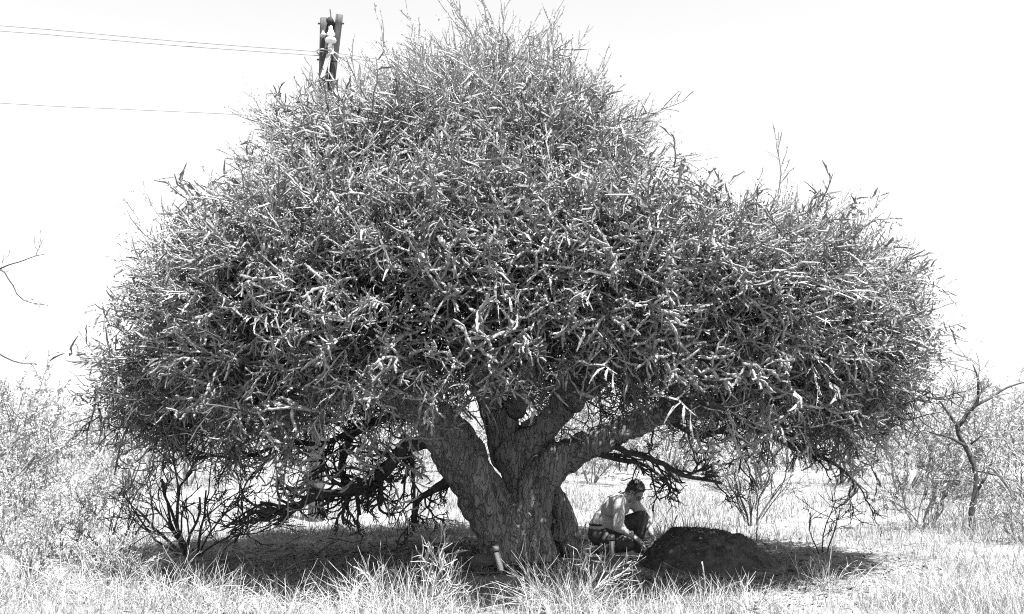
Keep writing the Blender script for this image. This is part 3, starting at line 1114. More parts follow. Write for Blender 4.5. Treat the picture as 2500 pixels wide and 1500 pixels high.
link('shirt', remeshed(sg_, .013, 2, cloth_disp(301, .010)), M['shirt'], person)
g = Geo()
for sg in (-1, 1):
    g.box(J['neck'] + pf * .055 + ps * sg * .045 - np.array([0, 0, .005]), nrm(pf * .6 + ps * sg * -.5) * .030, nrm(np.array([0, 0, 1]) + pf * .4) * .026, nrm(ps * sg + pf * .5) * .006)
obj('collar', g, M['shirt'], person)
tr_ = Geo()
cap = tr_.capsule
cap(J['pelvis'] - ps * .085 - np.array([0, 0, .015]), J['pelvis'] + ps * .085 - np.array([0, 0, .015]), .138, .138)
for nm, (h, kn, an, toe) in legs.items():
    cap(h, kn, .112, .082)
    cap(kn, an, .078, .062)
link('trousers', remeshed(tr_, .013, 2, cloth_disp(331, .012)), M['trouser'], person)
g = Geo()
belt = [J['pelvis'] + np.array([0, 0, .10]) + (pf * math.cos(a) * .135 + ps * math.sin(a) * .20) for a in np.linspace(0, 2 * math.pi, 25)]
g.tube(belt, .014, 6)
obj('belt', g, M['shoe'], person, True)
for nm, (h, kn, an, toe) in legs.items():
    g = Geo()
    g.capsule(an - nrm(toe - an) * .05 - np.array([0, 0, .01]), toe, .047, .042)
    g.capsule(toe, toe + nrm(toe - an) * .07 - np.array([0, 0, .005]), .045, .036)
    g.capsule(an, an + np.array([0, 0, .05]), .05, .05)
    link('shoe', remeshed(g, .011, 2), M['shoe'], person)
# hair: cap and short strands
g = Geo()
g.ellipsoid(HC + hu * .040 - hf * .024, .088, .100, .098, hs, hf, hu, 20, 14)
g.ellipsoid(HC - hu * .015 - hf * .062, .072, .050, .085, hs, hf, hu, 16, 10)
g.ellipsoid(HC + hu * .095 + hf * .03, .055, .042, .026, hs, hf, hu, 12, 8)
hair = link('hair', remeshed(g, .009, 1, lambda p: .010 * fbm(p * 38, 351, 2)), M['hair'], person)
g = Geo()
rng = np.random.default_rng(77)
for k in range(420):
    u = nrm(rng.normal(0, 1, 3))
    if u[2] < -.1 and u[1] > -.1:
        continue
    if u[1] > .55 and u[2] < .6:
        continue
    q = HC + hu * .040 - hf * .024 + hs * u[0] * .088 + hf * u[1] * .100 + hu * u[2] * .098
    o_ = nrm(hs * u[0] + hf * u[1] + hu * u[2])
    q2 = q + nrm(o_ * .6 + rng.normal(0, .5, 3) - hf * .2) * (.010 + .012 * rng.random())
    g.tube([q - o_ * .006, (q + q2) / 2 + o_ * .004, q2], [.004, .0035, .0012], 4)
hs_o = obj('hair_strands', g, M['hair'], person)
tag(hs_o, kind='stuff')
# spectacles
g = Geo()
for sg in (-1, 1):
    c = HC + hu * .006 + hf * .100 + hs * sg * .034
    ring = [c + hs * math.cos(a) * .027 + hu * math.sin(a) * .021 for a in np.linspace(0, 2 * math.pi, 17)]
    g.tube(ring, .0028, 5)
    g.tube([c + hs * sg * .027, c + hs * sg * .050 - hf * .03, HC + hu * .010 - hf * .012 + hs * sg * .088], .0026, 5)
g.tube([HC + hu * .008 + hf * .100 - hs * .008, HC + hu * .012 + hf * .106, HC + hu * .008 + hf * .100 + hs * .008], .0026, 5)
obj('spectacles', g, M['rim'], person, True)

# ------------------------------------------------------------------ vacuum flasks
def flask(base, ax, label):
    base, ax = np.asarray(base, float), nrm(ax)
    t = thing('vacuum_flask', label, 'flask', base, 'steel vacuum flasks set down under the tree')
    g = Geo()
    g.lathe(base, ax, [(0, .026), (.004, .031), (.02, .032), (.19, .032), (.196, .030)])
    obj('body', g, M['steel'], t, True)
    g = Geo()
    g.lathe(base, ax, [(.1965, .0295), (.2035, .0295)])
    obj('seal_ring', g, M['black_band'], t, True)
    g = Geo()
    g.lathe(base, ax, [(.204, .030), (.207, .0325), (.252, .031), (.262, .028), (.266, .018)])
    obj('cup', g, M['steel'], t, True)
    return t


fb = P(1496, 1364, gy(1364))
flask((fb[0], fb[1], gz(fb[0], fb[1])), (-.03, 0, 1), 'dull steel flask standing upright on shaded soil in front of the crouching person')
fb = P(1224, 1412, gy(1412) + .1)
flask((fb[0], fb[1], gz(fb[0], fb[1]) + .005), (-.24, .14, 1), 'shiny pale flask leaning against the foot of the big trunk')

# stone against the trunk
g = Geo()
sp_ = P(1178, 1392, gy(1400))
g.ellipsoid((sp_[0], sp_[1] + .12, gz(sp_[0], sp_[1]) + .05), 0.13, .11, .085, nu=28, nv=18)
me = mesh_from('stone', *g.arrays(), True)
co = np.empty(len(me.vertices) * 3, np.float32)
me.vertices.foreach_get('co', co)
co = co.reshape(-1, 3).astype(float)
c_ = co.mean(0)
co = c_ + (co - c_) * (1 + .28 * fbm(co * 7, 17, 3))[:, None]
me.vertices.foreach_set('co', co.astype(np.float32).ravel())
tag(link('stone', me, M['stone']), 'rough grey stone by the leaning flask at the foot of the trunk', 'stone')

# ------------------------------------------------------------------ utility pole
PY_ = 15.0
pb = P(772, 1267, PY_)
pt = P(792, 46, PY_)
pole = thing('utility_pole', 'twin timber utility pole with white insulator rising behind the tree', 'utility pole', (pb[0], pb[1], 0))


def timber(a, b, r0, r1, name, seed):
    g = Geo()
    s = spline(np.array([a, (np.asarray(a) + b) / 2, b]), .15)
    rr_ = np.linspace(r0, r1, len(s)) * (1 + .03 * fbm(s * 3, seed, 2))
    g.tube(s, rr_, 16, True)
    o = obj(name, g, M['pole'], pole, True)
    ax = nrm(s[-1] - s[-2])
    g = Geo()
    g.tube([s[-1] + ax * .002, s[-1] + ax * .010], [r1 * .97, r1 * .90], 16, True)
    e = link('sawn_end', mesh_from('sawn_end', *g.arrays()), M['pole_end'])
    e.parent = o
    e.matrix_parent_inverse = (Matrix.Translation(Vector(pole.location)) @ o.matrix_parent_inverse).inverted()
    return o


pb[2] = -.3
timber(pb, pt, .125, .072, 'post', 401)
rt, rb = P(829, 37, PY_ - .03), P(794, 330, PY_ + .20)
timber(rb, rt, .062, .060, 'brace_post', 402)
g = Geo()
ca = P(805, 50, PY_ - .14)
g.tube([ca, ca + np.array([.02, .45, 0])], [.060, .060], 16, True)
o = obj('cross_log', g, M['pole_dark'], pole, True)
g = Geo()
g.tube([ca + np.array([.01, .06, .05]), P(806, 24, PY_ - .05)], .012, 6, True)
obj('spike', g, M['pole'], pole)
ib = P(807, 118, PY_ - .16)
g = Geo()
g.lathe(ib, (0.0, 0, 1), [(0, .02), (.05, .022), (.09, .03), (.10, .08), (.13, .095), (.165, .08), (.18, .04), (.215, .04), (.22, .065), (.245, .07), (.275, .048), (.33, .03), (.38, .02)], 20)
ins = obj('insulator', g, M['porcelain'], pole, True)
g = Geo()
ib2 = P(790, 92, PY_ - .13)
g.lathe(ib2, (-.1, -.1, 1), [(0, .025), (.02, .05), (.05, .052), (.08, .025), (.11, .015)], 16)
obj('insulator', g, M['galvanised'], pole, True)
g = Geo()
a, b = P(808, 112, PY_ - .15), P(811, 132, PY_ - .17)
g.box((a + b) / 2, (.035, 0, 0), (0, .008, 0), (0, 0, .075))
obj('bracket', g, M['galvanised'], pole)
g = Geo()
a, b = P(803, 133, PY_ - .15), P(786, 193, PY_ - .13)
ax = nrm(b - a)
g.box((a + b) / 2, np.cross(ax, (0, 1, 0)) * .035, (0, .01, 0), ax * np.linalg.norm(b - a) / 2)
obj('strap', g, M['galvanised'], pole)
g = Geo()
g.tube([P(802, 175, PY_ - .1), P(816, 198, PY_ - .1), P(818, 215, PY_ + .05)], .014, 6, True)
obj('stay_rod', g, M['galvanised'], pole)
g = Geo()
cpt = P(795, 128, PY_)
g.tube([np.array([cpt[0] + math.cos(a) * .155, cpt[1] + .05 + math.sin(a) * .17, cpt[2] - .02 * math.cos(a)]) for a in np.linspace(0, 2 * math.pi, 19)], .013, 6)
obj('wire_tie', g, M['galvanised'], pole, True)
for k, (px, py, dx) in enumerate(((782, 58, -.02), (780, 146, -.02), (834, 58, .02), (823, 150, .02))):
    g = Geo()
    q = P(px, py, PY_ - .02)
    g.tube([q + np.array([-dx * 4, 0, 0]), q + np.array([dx * 2, 0, 0])], .016, 6, True)
    obj('bolt', g, M['pole_dark'], pole)


def wire(rows, label, cat='power line', r=.0058):
    g = Geo()
    s = spline(np.array([P(*q) for q in rows]), .5)
    g.tube(s, r, 5, True)
    return tag(obj('power_line', g, M['wire'], None, True), label, cat, 'wires carried by the utility pole')


def far(px, py, Y):
    return (px, py, Y)


wire([(-900, 0, 13.2), (0, 63, 14.2), (420, 100, 14.6), (782, 127, PY_ - .15), (826, 131, PY_ - .12), (985, 157, 15.9), (1150, 210, 17.6), (1400, 360, 23), (1745, 545, 33)], 'upper strand of the thin paired wires tied to the post below the insulator')
wire([(-900, 15, 13.2), (0, 76, 14.2), (420, 111, 14.6), (774, 136, PY_ + .14), (822, 139, PY_ + .16), (985, 165, 16), (1150, 218, 17.6), (1400, 368, 23), (1745, 552, 33)], 'lower strand of the thin paired wires passing behind the post')
wire([(-900, 190, 13.2), (0, 252, 14.2), (300, 267, 14.5), (560, 279, 14.8), (776, 292, PY_)], 'single faint low wire running to the pole, well below the paired wires')

# ------------------------------------------------------------------ bushes and small trees
def leaf_cloud(lg, lines, spacing, size, rng, maxlev=0, fat=.4):
    for q, r, lv in lines:
        if lv <= maxlev:
            leaves(lg, q, spacing, size, rng, .4, fat)


def bush_meshes(seed, H, stems, lev, spread, leaf=.04, leaf_sp=.05, rstem=.02, twig_min=.006, nch=(2, 4), fat=.4, up=.02):
    rng = np.random.default_rng(seed)
    lines = []
    for k in range(stems):
        a = rng.random() * 2 * math.pi
        lean = spread * (.25 + .9 * rng.random())
        grow(rng, (math.cos(a) * .08 * spread, math.sin(a) * .08 * spread, -.05), (math.cos(a) * lean, math.sin(a) * lean, 1), H * (.5 + .25 * rng.random()), rstem * (.6 + .6 * rng.random()), lev, lines,
             wig=.17, up=up, nch=nch, ratio=.58, ang=.6, tmin=.3, rmin=twig_min)
    g = Geo()
    for q, r, lv in lines:
        g.tube(q, r, 5 if lv == lev else 3)
    lg = Geo()
    if leaf:
        leaf_cloud(lg, lines, leaf_sp, leaf, rng, 1, fat)
    return mesh_from('stems', *g.arrays()), (mesh_from('leafage', *lg.arrays()) if leaf else None)


def place_bush(name, label, cat, meshes, x, y, s=1.0, rz=0.0, twig=None, leaf=None, sz=None, group=None):
    t = thing(name, label, cat, (x, y, gz(x, y)), group)
    t.rotation_euler = (0, 0, rz)
    t.scale = (s, s, sz or s)
    for nm, me, mt in (('stems', meshes[0], twig or M['bush_twig']), ('leafage', meshes[1], leaf or M['bush_leaf'])):
        if me is None:
            continue
        if not me.materials:
            me.materials.append(mt)
        o = bpy.data.objects.new(nm, me)
        COL.objects.link(o)
        o.parent = t
        if nm == 'leafage':
            tag(o, kind='stuff')
    return t


bp_ = [bush_meshes(600 + k, 2.4, 10, 3, .95, leaf=.055, leaf_sp=.032, rstem=.028, twig_min=.008) for k in range(4)]
bd_ = [bush_meshes(620 + k, 1.2, 12, 3, .9, leaf=.030, leaf_sp=.022, rstem=.014, twig_min=.005) for k in range(2)]
for m in bd_:
    m[1].materials.append(M['bush_leaf_dark'])
bare_b = [bush_meshes(640 + k, 1.15, 9, 3, .7, leaf=0, rstem=.015, twig_min=.0045) for k in range(3)]
for m in bare_b:
    m[0].materials.append(M['twig_bark'])
seedl = bush_meshes(660, .95, 3, 2, .35, leaf=.014, leaf_sp=.06, rstem=.009, twig_min=.004)
seedl[0].materials.append(M['twig_bark'])
thorn = [bush_meshes(670 + k, 1.0, 10, 3, 1.0, leaf=.026, leaf_sp=.022, rstem=.012, twig_min=.005) for k in range(2)]


def at(px, Y):
    return (px - 1250) / F_PX * Y * 1.0


# bare dark shrub under the left edge of the crown
y0 = gy(1352)
place_bush('bare_shrub', 'dark leafless many-stemmed shrub under the left edge of the crown', 'shrub', bare_b[0], at(488, y0), y0, 1.35, .3)
y0 = gy(1375)
place_bush('bare_shrub', 'thin leafless shrub leaning out left of the dark bare shrub', 'shrub', bare_b[1], at(305, y0), y0, .8, 2.0)
# right side
y0 = gy(1285)
place_bush('leafy_shrub', 'bare-stemmed shrub standing behind the earth mound', 'shrub', bare_b[2], at(1825, y0), y0, 1.0, 1.0)
y0 = gy(1350)
place_bush('sapling', 'spindly seedling with few twigs at the edge of the shade right of the mound', 'sapling', seedl, at(1990, y0), y0, 1.05, .6)
y0 = gy(1290)
place_bush('leafy_shrub', 'dense dark rounded shrub left of the small crooked tree', 'shrub', bd_[0], at(2235, y0), y0, 1.05, .2)
y0 = gy(1275)
place_bush('leafy_shrub', 'small grey shrub between the dense dark shrub and the small crooked tree', 'shrub', bd_[1], at(2330, y0 + .4), y0 + .4, .62, 2.2)
y0 = gy(1330)
place_bush('thorn_bush', 'fine-twigged bush at the picture edge right of the small crooked tree', 'bush', thorn[0], at(2480, y0), y0, .95, 1.3)
# left mass
for (px, py, s, rz, k, lab) in ((60, 1345, 1.0, .4, 0, 'low tangled thorn bush at the far left edge, in front of the pale bushes'),
                                (330, 1440, .62, .9, 0, 'knee-high grey thorn bush among the straw left of the bare shrub'),
                                (110, 1430, .7, 2.6, 1, 'knee-high grey thorn bush near the lower left corner'),
                                (190, 1360, .8, 1.9, 1, 'low tangled thorn bush just right of the one at the far left edge'),
                                (215, 1290, 1.15, 3.0, 1, 'pale fine-twigged bush standing behind the low thorn bushes on the left'),
                                (60, 1260, 1.5, 4.4, 0, 'tall fine-twigged bush at the left edge behind the thorn bushes')):
    y0 = gy(py)
    place_bush('thorn_bush', lab, 'bush', thorn[k], at(px, y0), y0, s, rz, leaf=M['bush_leaf'])

# pale savanna bushes in the middle distance, each told apart by its place
mid = [(60, 17.5, .98, 'tall pale bush at the left edge whose top stands against the sky'),
       (190, 19.5, 1.0, 'pale bush right of the tallest one at the left edge'),
       (-60, 15.5, .9, 'pale bush cut off by the left edge of the picture'),
       (330, 22.0, .95, 'pale rounded bush seen under the left tip of the crown'),
       (470, 24.0, .95, 'pale bush behind the dark bare shrub on the left'),
       (620, 27.0, 1.0, 'pale bush left of the foot of the utility pole'),
       (960, 26.0, .9, 'pale bush seen between the hanging limb and the trunk'),
       (1440, 25.0, .85, 'pale bush beyond the crouching person'),
       (1640, 27.0, .95, 'pale bush seen under the crown above the earth mound'),
       (1850, 23.0, .85, 'pale bush beyond the bare-stemmed shrub behind the mound'),
       (2040, 25.0, .95, 'pale bush seen under the right part of the crown'),
       (2190, 21.0, .9, 'pale bush beyond the dense dark shrub on the right'),
       (2330, 23.0, 1.12, 'pale bush behind the small crooked tree'),
       (2470, 19.5, 1.0, 'pale bush at the right edge whose top stands against the sky'),
       (2590, 17.0, .9, 'pale bush cut off by the right edge of the picture')]
for k, (px, Y, s, lab) in enumerate(mid):
    place_bush('savanna_bush', lab, 'bush', bp_[k % 4], at(px, Y), Y, s, k * 1.7, group='pale bushes beyond the tree')

# far thicket: one mass
rng = np.random.default_rng(55)
lo = [bush_meshes(690 + k, 2.6, 5, 2, .9, leaf=.12, leaf_sp=.07, rstem=.03, twig_min=.012, nch=(2, 3)) for k in range(3)]


def mesh_arrays(me):
    n = len(me.vertices)
    v = np.empty(n * 3, np.float32)
    me.vertices.foreach_get('co', v)
    T, Q = [], []
    st = np.empty(len(me.polygons), np.int32)
    tot = np.empty(len(me.polygons), np.int32)
    li = np.empty(len(me.loops), np.int32)
    me.polygons.foreach_get('loop_start', st)
    me.polygons.foreach_get('loop_total', tot)
    me.loops.foreach_get('vertex_index', li)
    t3, t4 = st[tot == 3], st[tot == 4]
    return (v.reshape(-1, 3).astype(float), li[t3[:, None] + np.arange(3)] if len(t3) else np.zeros((0, 3), np.int64), li[t4[:, None] + np.arange(4)] if len(t4) else np.zeros((0, 4), np.int64))


NFAR = 125
fy = 28 + 60 * rng.random(NFAR) ** 1.2
fx = (rng.random(NFAR) * 2 - 1) * fy * .66
fpos = np.stack([fx, fy, ground_z(fx, fy)], 1)
wsel = rng.integers(0, 3, NFAR)
up_ = np.tile(np.array([[0, 0, 1.0]]), (NFAR, 1))
sc_ = (.85 + .5 * rng.random(NFAR)) * (1 + (fy - 30) / 120)
g1, g2 = Geo(), Geo()
r1, r2 = np.random.default_rng(1), np.random.default_rng(1)
scatter(g1, [mesh_arrays(m[0]) for m in lo], wsel, fpos, up_, sc_, r1)
scatter(g2, [mesh_arrays(m[1]) for m in lo], wsel, fpos, up_, sc_, r2)
th = obj('thicket', g2, M['bush_leaf'])
tag(th, 'far-off pale thicket of bushes closing the view beneath the sky', kind='stuff')
tw = obj('thicket_stems', g1, M['bush_twig'])
tw.parent = th
tag(tw, kind='stuff')


# small crooked tree on the right
def small_tree(name, label, trunk_rows, limb_rows, seed, leaf=.022, twig_L=.5, nb=7, lev=2, leaf_sp=.05, leafmat=None):
    rng = np.random.default_rng(seed)
    base = P(*trunk_rows[0][:3])
    t = thing(name, label, 'tree', (base[0], base[1], 0))
    lg, tg_ = Geo(), Geo()
    s = spline(limbpts(trunk_rows), .1)
    s[0, 2] = -.05
    g = Geo()
    g.tube(s[:, :3], s[:, 3] * (1 + .12 * fbm(s[:, :3] * 6, seed, 2)), 9, True)
    obj('trunk', g, M['twig_bark'], t, True)
    for rows in limb_rows:
        s = spline(limbpts(rows), .1)
        s[1:-1, :3] += .02 * np.stack([fbm(s[1:-1, :3] * 4, seed + k, 2) for k in range(3)], 1)
        g = Geo()
        g.tube(s[:, :3], s[:, 3], 6, True)
        obj('limb', g, M['twig_bark'], t, True)
        for k in range(nb):
            i = min(int(len(s) * (.25 + .75 * (k + rng.random()) / nb)), len(s) - 2)
            d = nrm(s[i + 1, :3] - s[i, :3])
            x = nrm(np.cross(d, rng.normal(0, 1, 3)))
            out = []
            grow(rng, s[i, :3], d * .7 + x * .7 + np.array([0, 0, .1]), twig_L * (.6 + .7 * rng.random()), max(.005, s[i, 3] * .5), lev, out, wig=.18, nch=(2, 4), ratio=.6, ang=.65, rmin=.0045)
            for q, r, lv in out:
                tg_.tube(q, r, 3)
                if lv <= 1 and leaf:
                    leaves(lg, q, leaf_sp, leaf, rng, .4, .4)
    tag(obj('twigs', tg_, M['bush_twig'], t), kind='stuff')
    if leaf:
        tag(obj('crown', lg, leafmat or M['bush_leaf'], t), kind='stuff')
    return t


sy = gy(1295)
small_tree('small_tree', 'small crooked nearly bare tree standing in dry grass right of the big tree',
           [(2376, 1297, sy, .050), (2372, 1250, sy, .044), (2383, 1200, sy, .040), (2380, 1150, sy, .037), (2362, 1100, sy, .035), (2340, 1060, sy, .032), (2338, 1030, sy, .035)],
           [[(2340, 1040, sy, .035), (2360, 1010, sy, .03), (2385, 985, sy, .025), (2388, 930, sy - .1, .018), (2375, 890, sy - .1, .01)],
            [(2383, 990, sy, .024), (2420, 970, sy + .1, .02), (2460, 945, sy + .1, .014), (2520, 930, sy + .2, .008)],
            [(2338, 1045, sy, .028), (2315, 1010, sy - .1, .02), (2290, 975, sy - .2, .012), (2260, 950, sy - .3, .006)],
            [(2358, 1090, sy, .026), (2330, 1075, sy - .2, .018), (2290, 1060, sy - .3, .012), (2250, 1050, sy - .4, .006)],
            [(2385, 1200, sy, .026), (2405, 1165, sy - .1, .02), (2420, 1130, sy - .1, .014), (2424, 1115, sy - .1, .008)],
            [(2370, 1085, sy, .016), (2395, 1065, sy - .1, .012), (2410, 1055, sy - .1, .006)],
            [(2380, 1150, sy, .012), (2430, 1160, sy - .1, .01), (2490, 1180, sy - .1, .006)]], 711, leaf=.016, twig_L=.45, nb=5, leaf_sp=.07)
# leafless tree outside the frame on the left, its twigs reaching in
ly = 11.0
small_tree('bare_tree', 'leafless tree past the left edge whose fine twigs reach in against the sky',
           [(-190, 1370, ly, .06), (-180, 1200, ly, .055), (-200, 1000, ly, .05), (-170, 820, ly, .04)],
           [[(-175, 830, ly, .035), (-90, 740, ly, .025), (-20, 690, ly, .015), (0, 655, ly, .010), (50, 640, ly, .007), (108, 621, ly, .004)],
            [(-60, 720, ly, .014), (0, 656, ly, .010), (32, 700, ly, .008), (62, 735, ly, .006), (118, 746, ly, .004)],
            [(-180, 900, ly, .03), (-90, 850, ly, .02), (-30, 850, ly, .012), (30, 880, ly, .008), (90, 890, ly, .004)],
            [(-190, 980, ly, .03), (-300, 850, ly, .02), (-360, 760, ly, .01)]], 713, leaf=0, twig_L=.22, nb=3, lev=1)

# ------------------------------------------------------------------ grass
def blades(x, y, h, w, lean, rng, flat=0.0):
    n = len(x)
    z = ground_z(x, y) - .01
    a = rng.random(n) * 2 * math.pi
    ld = np.stack([np.cos(a), np.sin(a)], 1) * lean[:, None]
    f = rng.random(n) * math.pi
    side = np.stack([np.cos(f), np.sin(f), 0 * f], 1) * (w * .5)[:, None]
    b = np.stack([x, y, z], 1)
    up = np.sqrt(np.clip(1 - lean ** 2, .02, 1))
    m = b + np.stack([ld[:, 0] * .35 * h, ld[:, 1] * .35 * h, h * .58 * up + .0], 1)
    tip = b + np.stack([ld[:, 0] * h, ld[:, 1] * h, h * up * .92], 1)
    V = np.stack([b - side, b + side, m + side * .8, m - side * .8, tip], 1).reshape(-1, 3)
    o = np.arange(n)[:, None] * 5
    return V, o + np.array([[3, 2, 4]]), o + np.array([[0, 1, 2, 3]])


rng = np.random.default_rng(91)


def shade_zone(x, y):
    return np.clip(1.25 - np.hypot((x - 0) / 3.9, (y - 10.3) / 2.6), 0, 1) ** .6


def at_x(px, y):
    return (px - 1250) / F_PX * y


def clear_zone(x, y):
    a = np.hypot((x - mc[0]) / .86, (y - mc[1]) / .76) < 1
    b = np.hypot((x - PO[0] + .1) / .8, (y - PO[1] + .55) / 1.0) < 1
    c = np.hypot(x - TX, (y - 10.35)) < .42
    d = (np.abs(x - at_x(1205, y)) < .30) & (y > 8.2) & (y < 9.4)
    return a | b | c | d


def grass_field(n, ya, yb, h0, h1, w0, w1, lean0, lean1, name, mat, parent_kind=True, clump=.8, shade_h=.42, shade_keep=.6):
    u = rng.random(n)
    y = 1 / (1 / ya + (1 / yb - 1 / ya) * u) if yb / ya > 1.9 else ya + (yb - ya) * u
    x = (rng.random(n) * 2 - 1) * (y * .60 + .8)
    q = np.stack([x, y, x * 0], 1)
    nz_ = fbm(q * clump, 93, 3)
    sz = shade_zone(x, y)
    keep = (rng.random(n) < np.clip(.55 + 1.1 * nz_, .06, 1)) & ~clear_zone(x, y) & (rng.random(n) < 1 - (1 - shade_keep) * (sz > .25))
    x, y, nz_, sz = x[keep], y[keep], nz_[keep], sz[keep]
    k = len(x)
    h = (h0 + (h1 - h0) * rng.random(k) ** 1.6) * (1 + .5 * nz_) * (1 - (1 - shade_h) * np.clip(sz * 1.5, 0, 1))
    w = w0 + (w1 - w0) * rng.random(k)
    lean = lean0 + (lean1 - lean0) * rng.random(k)
    V, T, Q = blades(x, y, h, w, np.clip(lean, 0, .97), rng)
    g = Geo()
    g.add(V, T, Q)
    return tag(obj(name, g, mat), None, None, None, 'stuff')


o = grass_field(85000, 6.6, 14, .06, .30, .004, .009, .3, .97, 'grass', M['straw'])
o['label'] = 'tangled short dry grass over the open ground near the tree'
o = grass_field(11000, 6.7, 8.3, .16, .52, .003, .006, .15, .9, 'wispy_grass', M['straw_pale'], clump=1.1, shade_h=.7, shade_keep=.8)
o['label'] = 'wispy knee-high dry grass along the near edge of the shade'
o = grass_field(62000, 13, 34, .10, .42, .008, .016, .2, .95, 'tall_grass', M['straw'], clump=.4)
o['label'] = 'pale standing dry grass behind the tree and between the bushes'
o = grass_field(26000, 33, 120, .3, .7, .03, .07, .1, .8, 'far_grass', M['straw'], clump=.15)
o['label'] = 'bleached far grass in front of the distant thicket'

# leaf litter and fallen sticks, dark and dense to deepen the ground shade
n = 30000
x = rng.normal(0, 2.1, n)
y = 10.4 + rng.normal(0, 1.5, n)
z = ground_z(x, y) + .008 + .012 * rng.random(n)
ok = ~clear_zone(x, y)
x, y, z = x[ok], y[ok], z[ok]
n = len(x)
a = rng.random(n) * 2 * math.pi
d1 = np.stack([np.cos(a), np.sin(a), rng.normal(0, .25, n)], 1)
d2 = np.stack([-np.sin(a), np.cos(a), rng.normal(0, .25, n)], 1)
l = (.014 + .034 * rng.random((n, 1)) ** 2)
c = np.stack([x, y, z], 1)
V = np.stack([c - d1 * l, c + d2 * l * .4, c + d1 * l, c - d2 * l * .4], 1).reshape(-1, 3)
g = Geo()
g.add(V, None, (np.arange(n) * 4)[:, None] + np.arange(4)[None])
mi = rng.integers(nu, len(pp) - nu * 6, 700)  # paler leaf bits stand in for sun flecks on the mound
for q in pp[mi]:
    a = rng.random() * 6.28
    u = np.array([math.cos(a), math.sin(a), rng.normal(0, .4)]) * (.010 + .022 * rng.random() ** 2)
    w_ = np.array([-math.sin(a), math.cos(a), rng.normal(0, .4)]) * .007
    q = q + np.array([0, 0, .008])
    g.add([q - u, q + w_, q + u, q - w_], None, [[0, 1, 2, 3]])
for k in range(260):
    q = np.array([rng.normal(0, 2.3), 9.9 + rng.normal(0, 1.5), 0])
    if clear_zone(q[:1], q[1:2])[0]:
        continue
    q[2] = gz(q[0], q[1]) + .015
    s = wander(rng, q, (rng.normal(), rng.normal(), .08), .15 + .4 * rng.random(), 4, .15)
    g.tube(s, .004 + .004 * rng.random(), 4)
tag(obj('shade_tint_litter', g, M['litter']), 'fallen leaves and sticks, toned dark to deepen the ground shade, with painted sun flecks on the mound', kind='stuff')


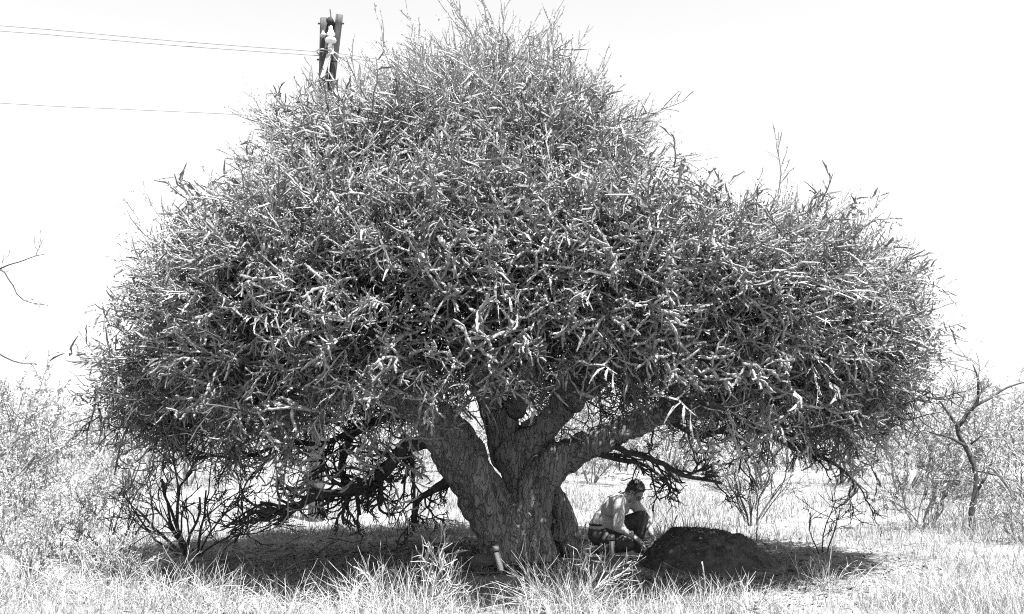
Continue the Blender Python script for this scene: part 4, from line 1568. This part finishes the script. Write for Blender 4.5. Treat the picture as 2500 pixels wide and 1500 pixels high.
# coarse straw tufts
def tuft(px, py, n, H, spread, label, seed, lean=(0, 0), w=.0031, twiggy=.6, thorny=0):
    rng = np.random.default_rng(seed)
    Y = gy(py)
    x0, y0 = at(px, Y), Y
    t = thing('straw_tuft', label, 'grass tuft', (x0, y0, gz(x0, y0)))
    g, g2 = Geo(), Geo()
    for k in range(n):
        a = rng.random() * 2 * math.pi
        rr_ = spread * .5 * math.sqrt(rng.random())
        p = np.array([x0 + math.cos(a) * rr_, y0 + math.sin(a) * rr_, 0])
        p[2] = gz(p[0], p[1]) - .02
        le = .25 + .75 * rng.random()
        a += rng.normal(0, 1.1)
        le *= 1.15
        d = np.array([math.cos(a) * le + lean[0] + rng.normal(0, .25), math.sin(a) * le + lean[1] + rng.normal(0, .25), 1.0])
        L = H * (.45 + .75 * rng.random() ** 1.2)
        s = wander(rng, p, d, L, 6, .12, -.04 - .16 * rng.random() ** 2)
        s[:, 2] = np.maximum(s[:, 2], p[2] + .02)
        r = w * (.6 + .7 * rng.random())
        (g if k % 3 else g2).tube(s, np.linspace(r, r * .45, len(s)), 4)
        if rng.random() < twiggy:
            for _ in range(rng.integers(1, 3)):
                i = rng.integers(2, 6)
                dd = nrm(s[i] - s[i - 1])
                x = nrm(np.cross(dd, rng.normal(0, 1, 3)))
                q = wander(rng, s[i], dd * .7 + x * .75, L * (.15 + .25 * rng.random()), 3, .12)
                g.tube(q, np.linspace(r * .6, r * .35, 4), 3)
    for k in range(thorny):
        a = rng.random() * 2 * math.pi
        p = np.array([x0 + math.cos(a) * .2 * spread, y0 + math.sin(a) * .12, gz(x0, y0)])
        out = []
        grow(rng, p, (math.cos(a) * .8, math.sin(a) * .4, .9), H * (.7 + .5 * rng.random()), .0065, 2, out, wig=.16, nch=(3, 5), ratio=.5, ang=.8, rmin=.0035)
        for q, r, lv in out:
            q[:, 2] = np.maximum(q[:, 2], p[2])
            g.tube(q, r, 4)
    tag(obj('stalks', g, M['straw_pale'], t), kind='stuff')
    tag(obj('dry_blades', g2, M['straw'], t), kind='stuff')
    return t


tuft(1000, 1490, 230, .50, .8, 'big tangled pale straw tuft in front of the trunk, left of the leaning flask', 801, thorny=9)
tuft(1378, 1484, 290, .54, .5, 'thick pale straw tuft standing right in front of the trunk foot', 802, lean=(-.10, 0), thorny=2)
tuft(455, 1480, 110, .46, .8, 'pale straw tuft in front of the dark bare shrub', 803)
tuft(560, 1494, 55, .36, .4, 'smaller straw tuft right of the one before the bare shrub', 804)
tuft(720, 1500, 45, .45, .35, 'sparse straw tuft on the shaded ground left of the big tangled tuft', 805)
tuft(1790, 1485, 90, .36, .7, 'sprawling straw tuft in front of the earth mound', 806, lean=(.25, 0))
tuft(2010, 1430, 90, .36, .55, 'low straw tuft at the edge of the shade right of the mound', 807, lean=(.3, 0))
tuft(290, 1450, 110, .5, .8, 'straw tuft between the low thorn bushes and the bare shrub tuft', 808)
tuft(110, 1470, 120, .45, .9, 'straw tuft in the lower left corner of the view', 809)
tuft(2240, 1460, 90, .35, .9, 'thin straw tuft on sunlit ground right of the shade', 810)
tuft(2440, 1470, 90, .38, .8, 'straw tuft in the lower right corner of the view', 811)
tuft(1515, 1498, 40, .30, .3, 'short upright straw tuft right of the thick one before the trunk', 812)
# single stalk in front of the mound
g = Geo()
b = P(1722, 1500, 7.4)
s = np.array([P(1728, 1470, gy(1470)), P(1722, 1430, gy(1470)), P(1716, 1385, gy(1470) - .02), P(1714, 1372, gy(1470) - .02)])
s[0, 2] = gz(s[0, 0], s[0, 1]) - .01
g.tube(spline(s, .03), .006, 6, True)
tag(obj('dry_stalk', g, M['straw_pale'], None, True), 'single upright pale stalk standing in front of the earth mound', 'stalk')
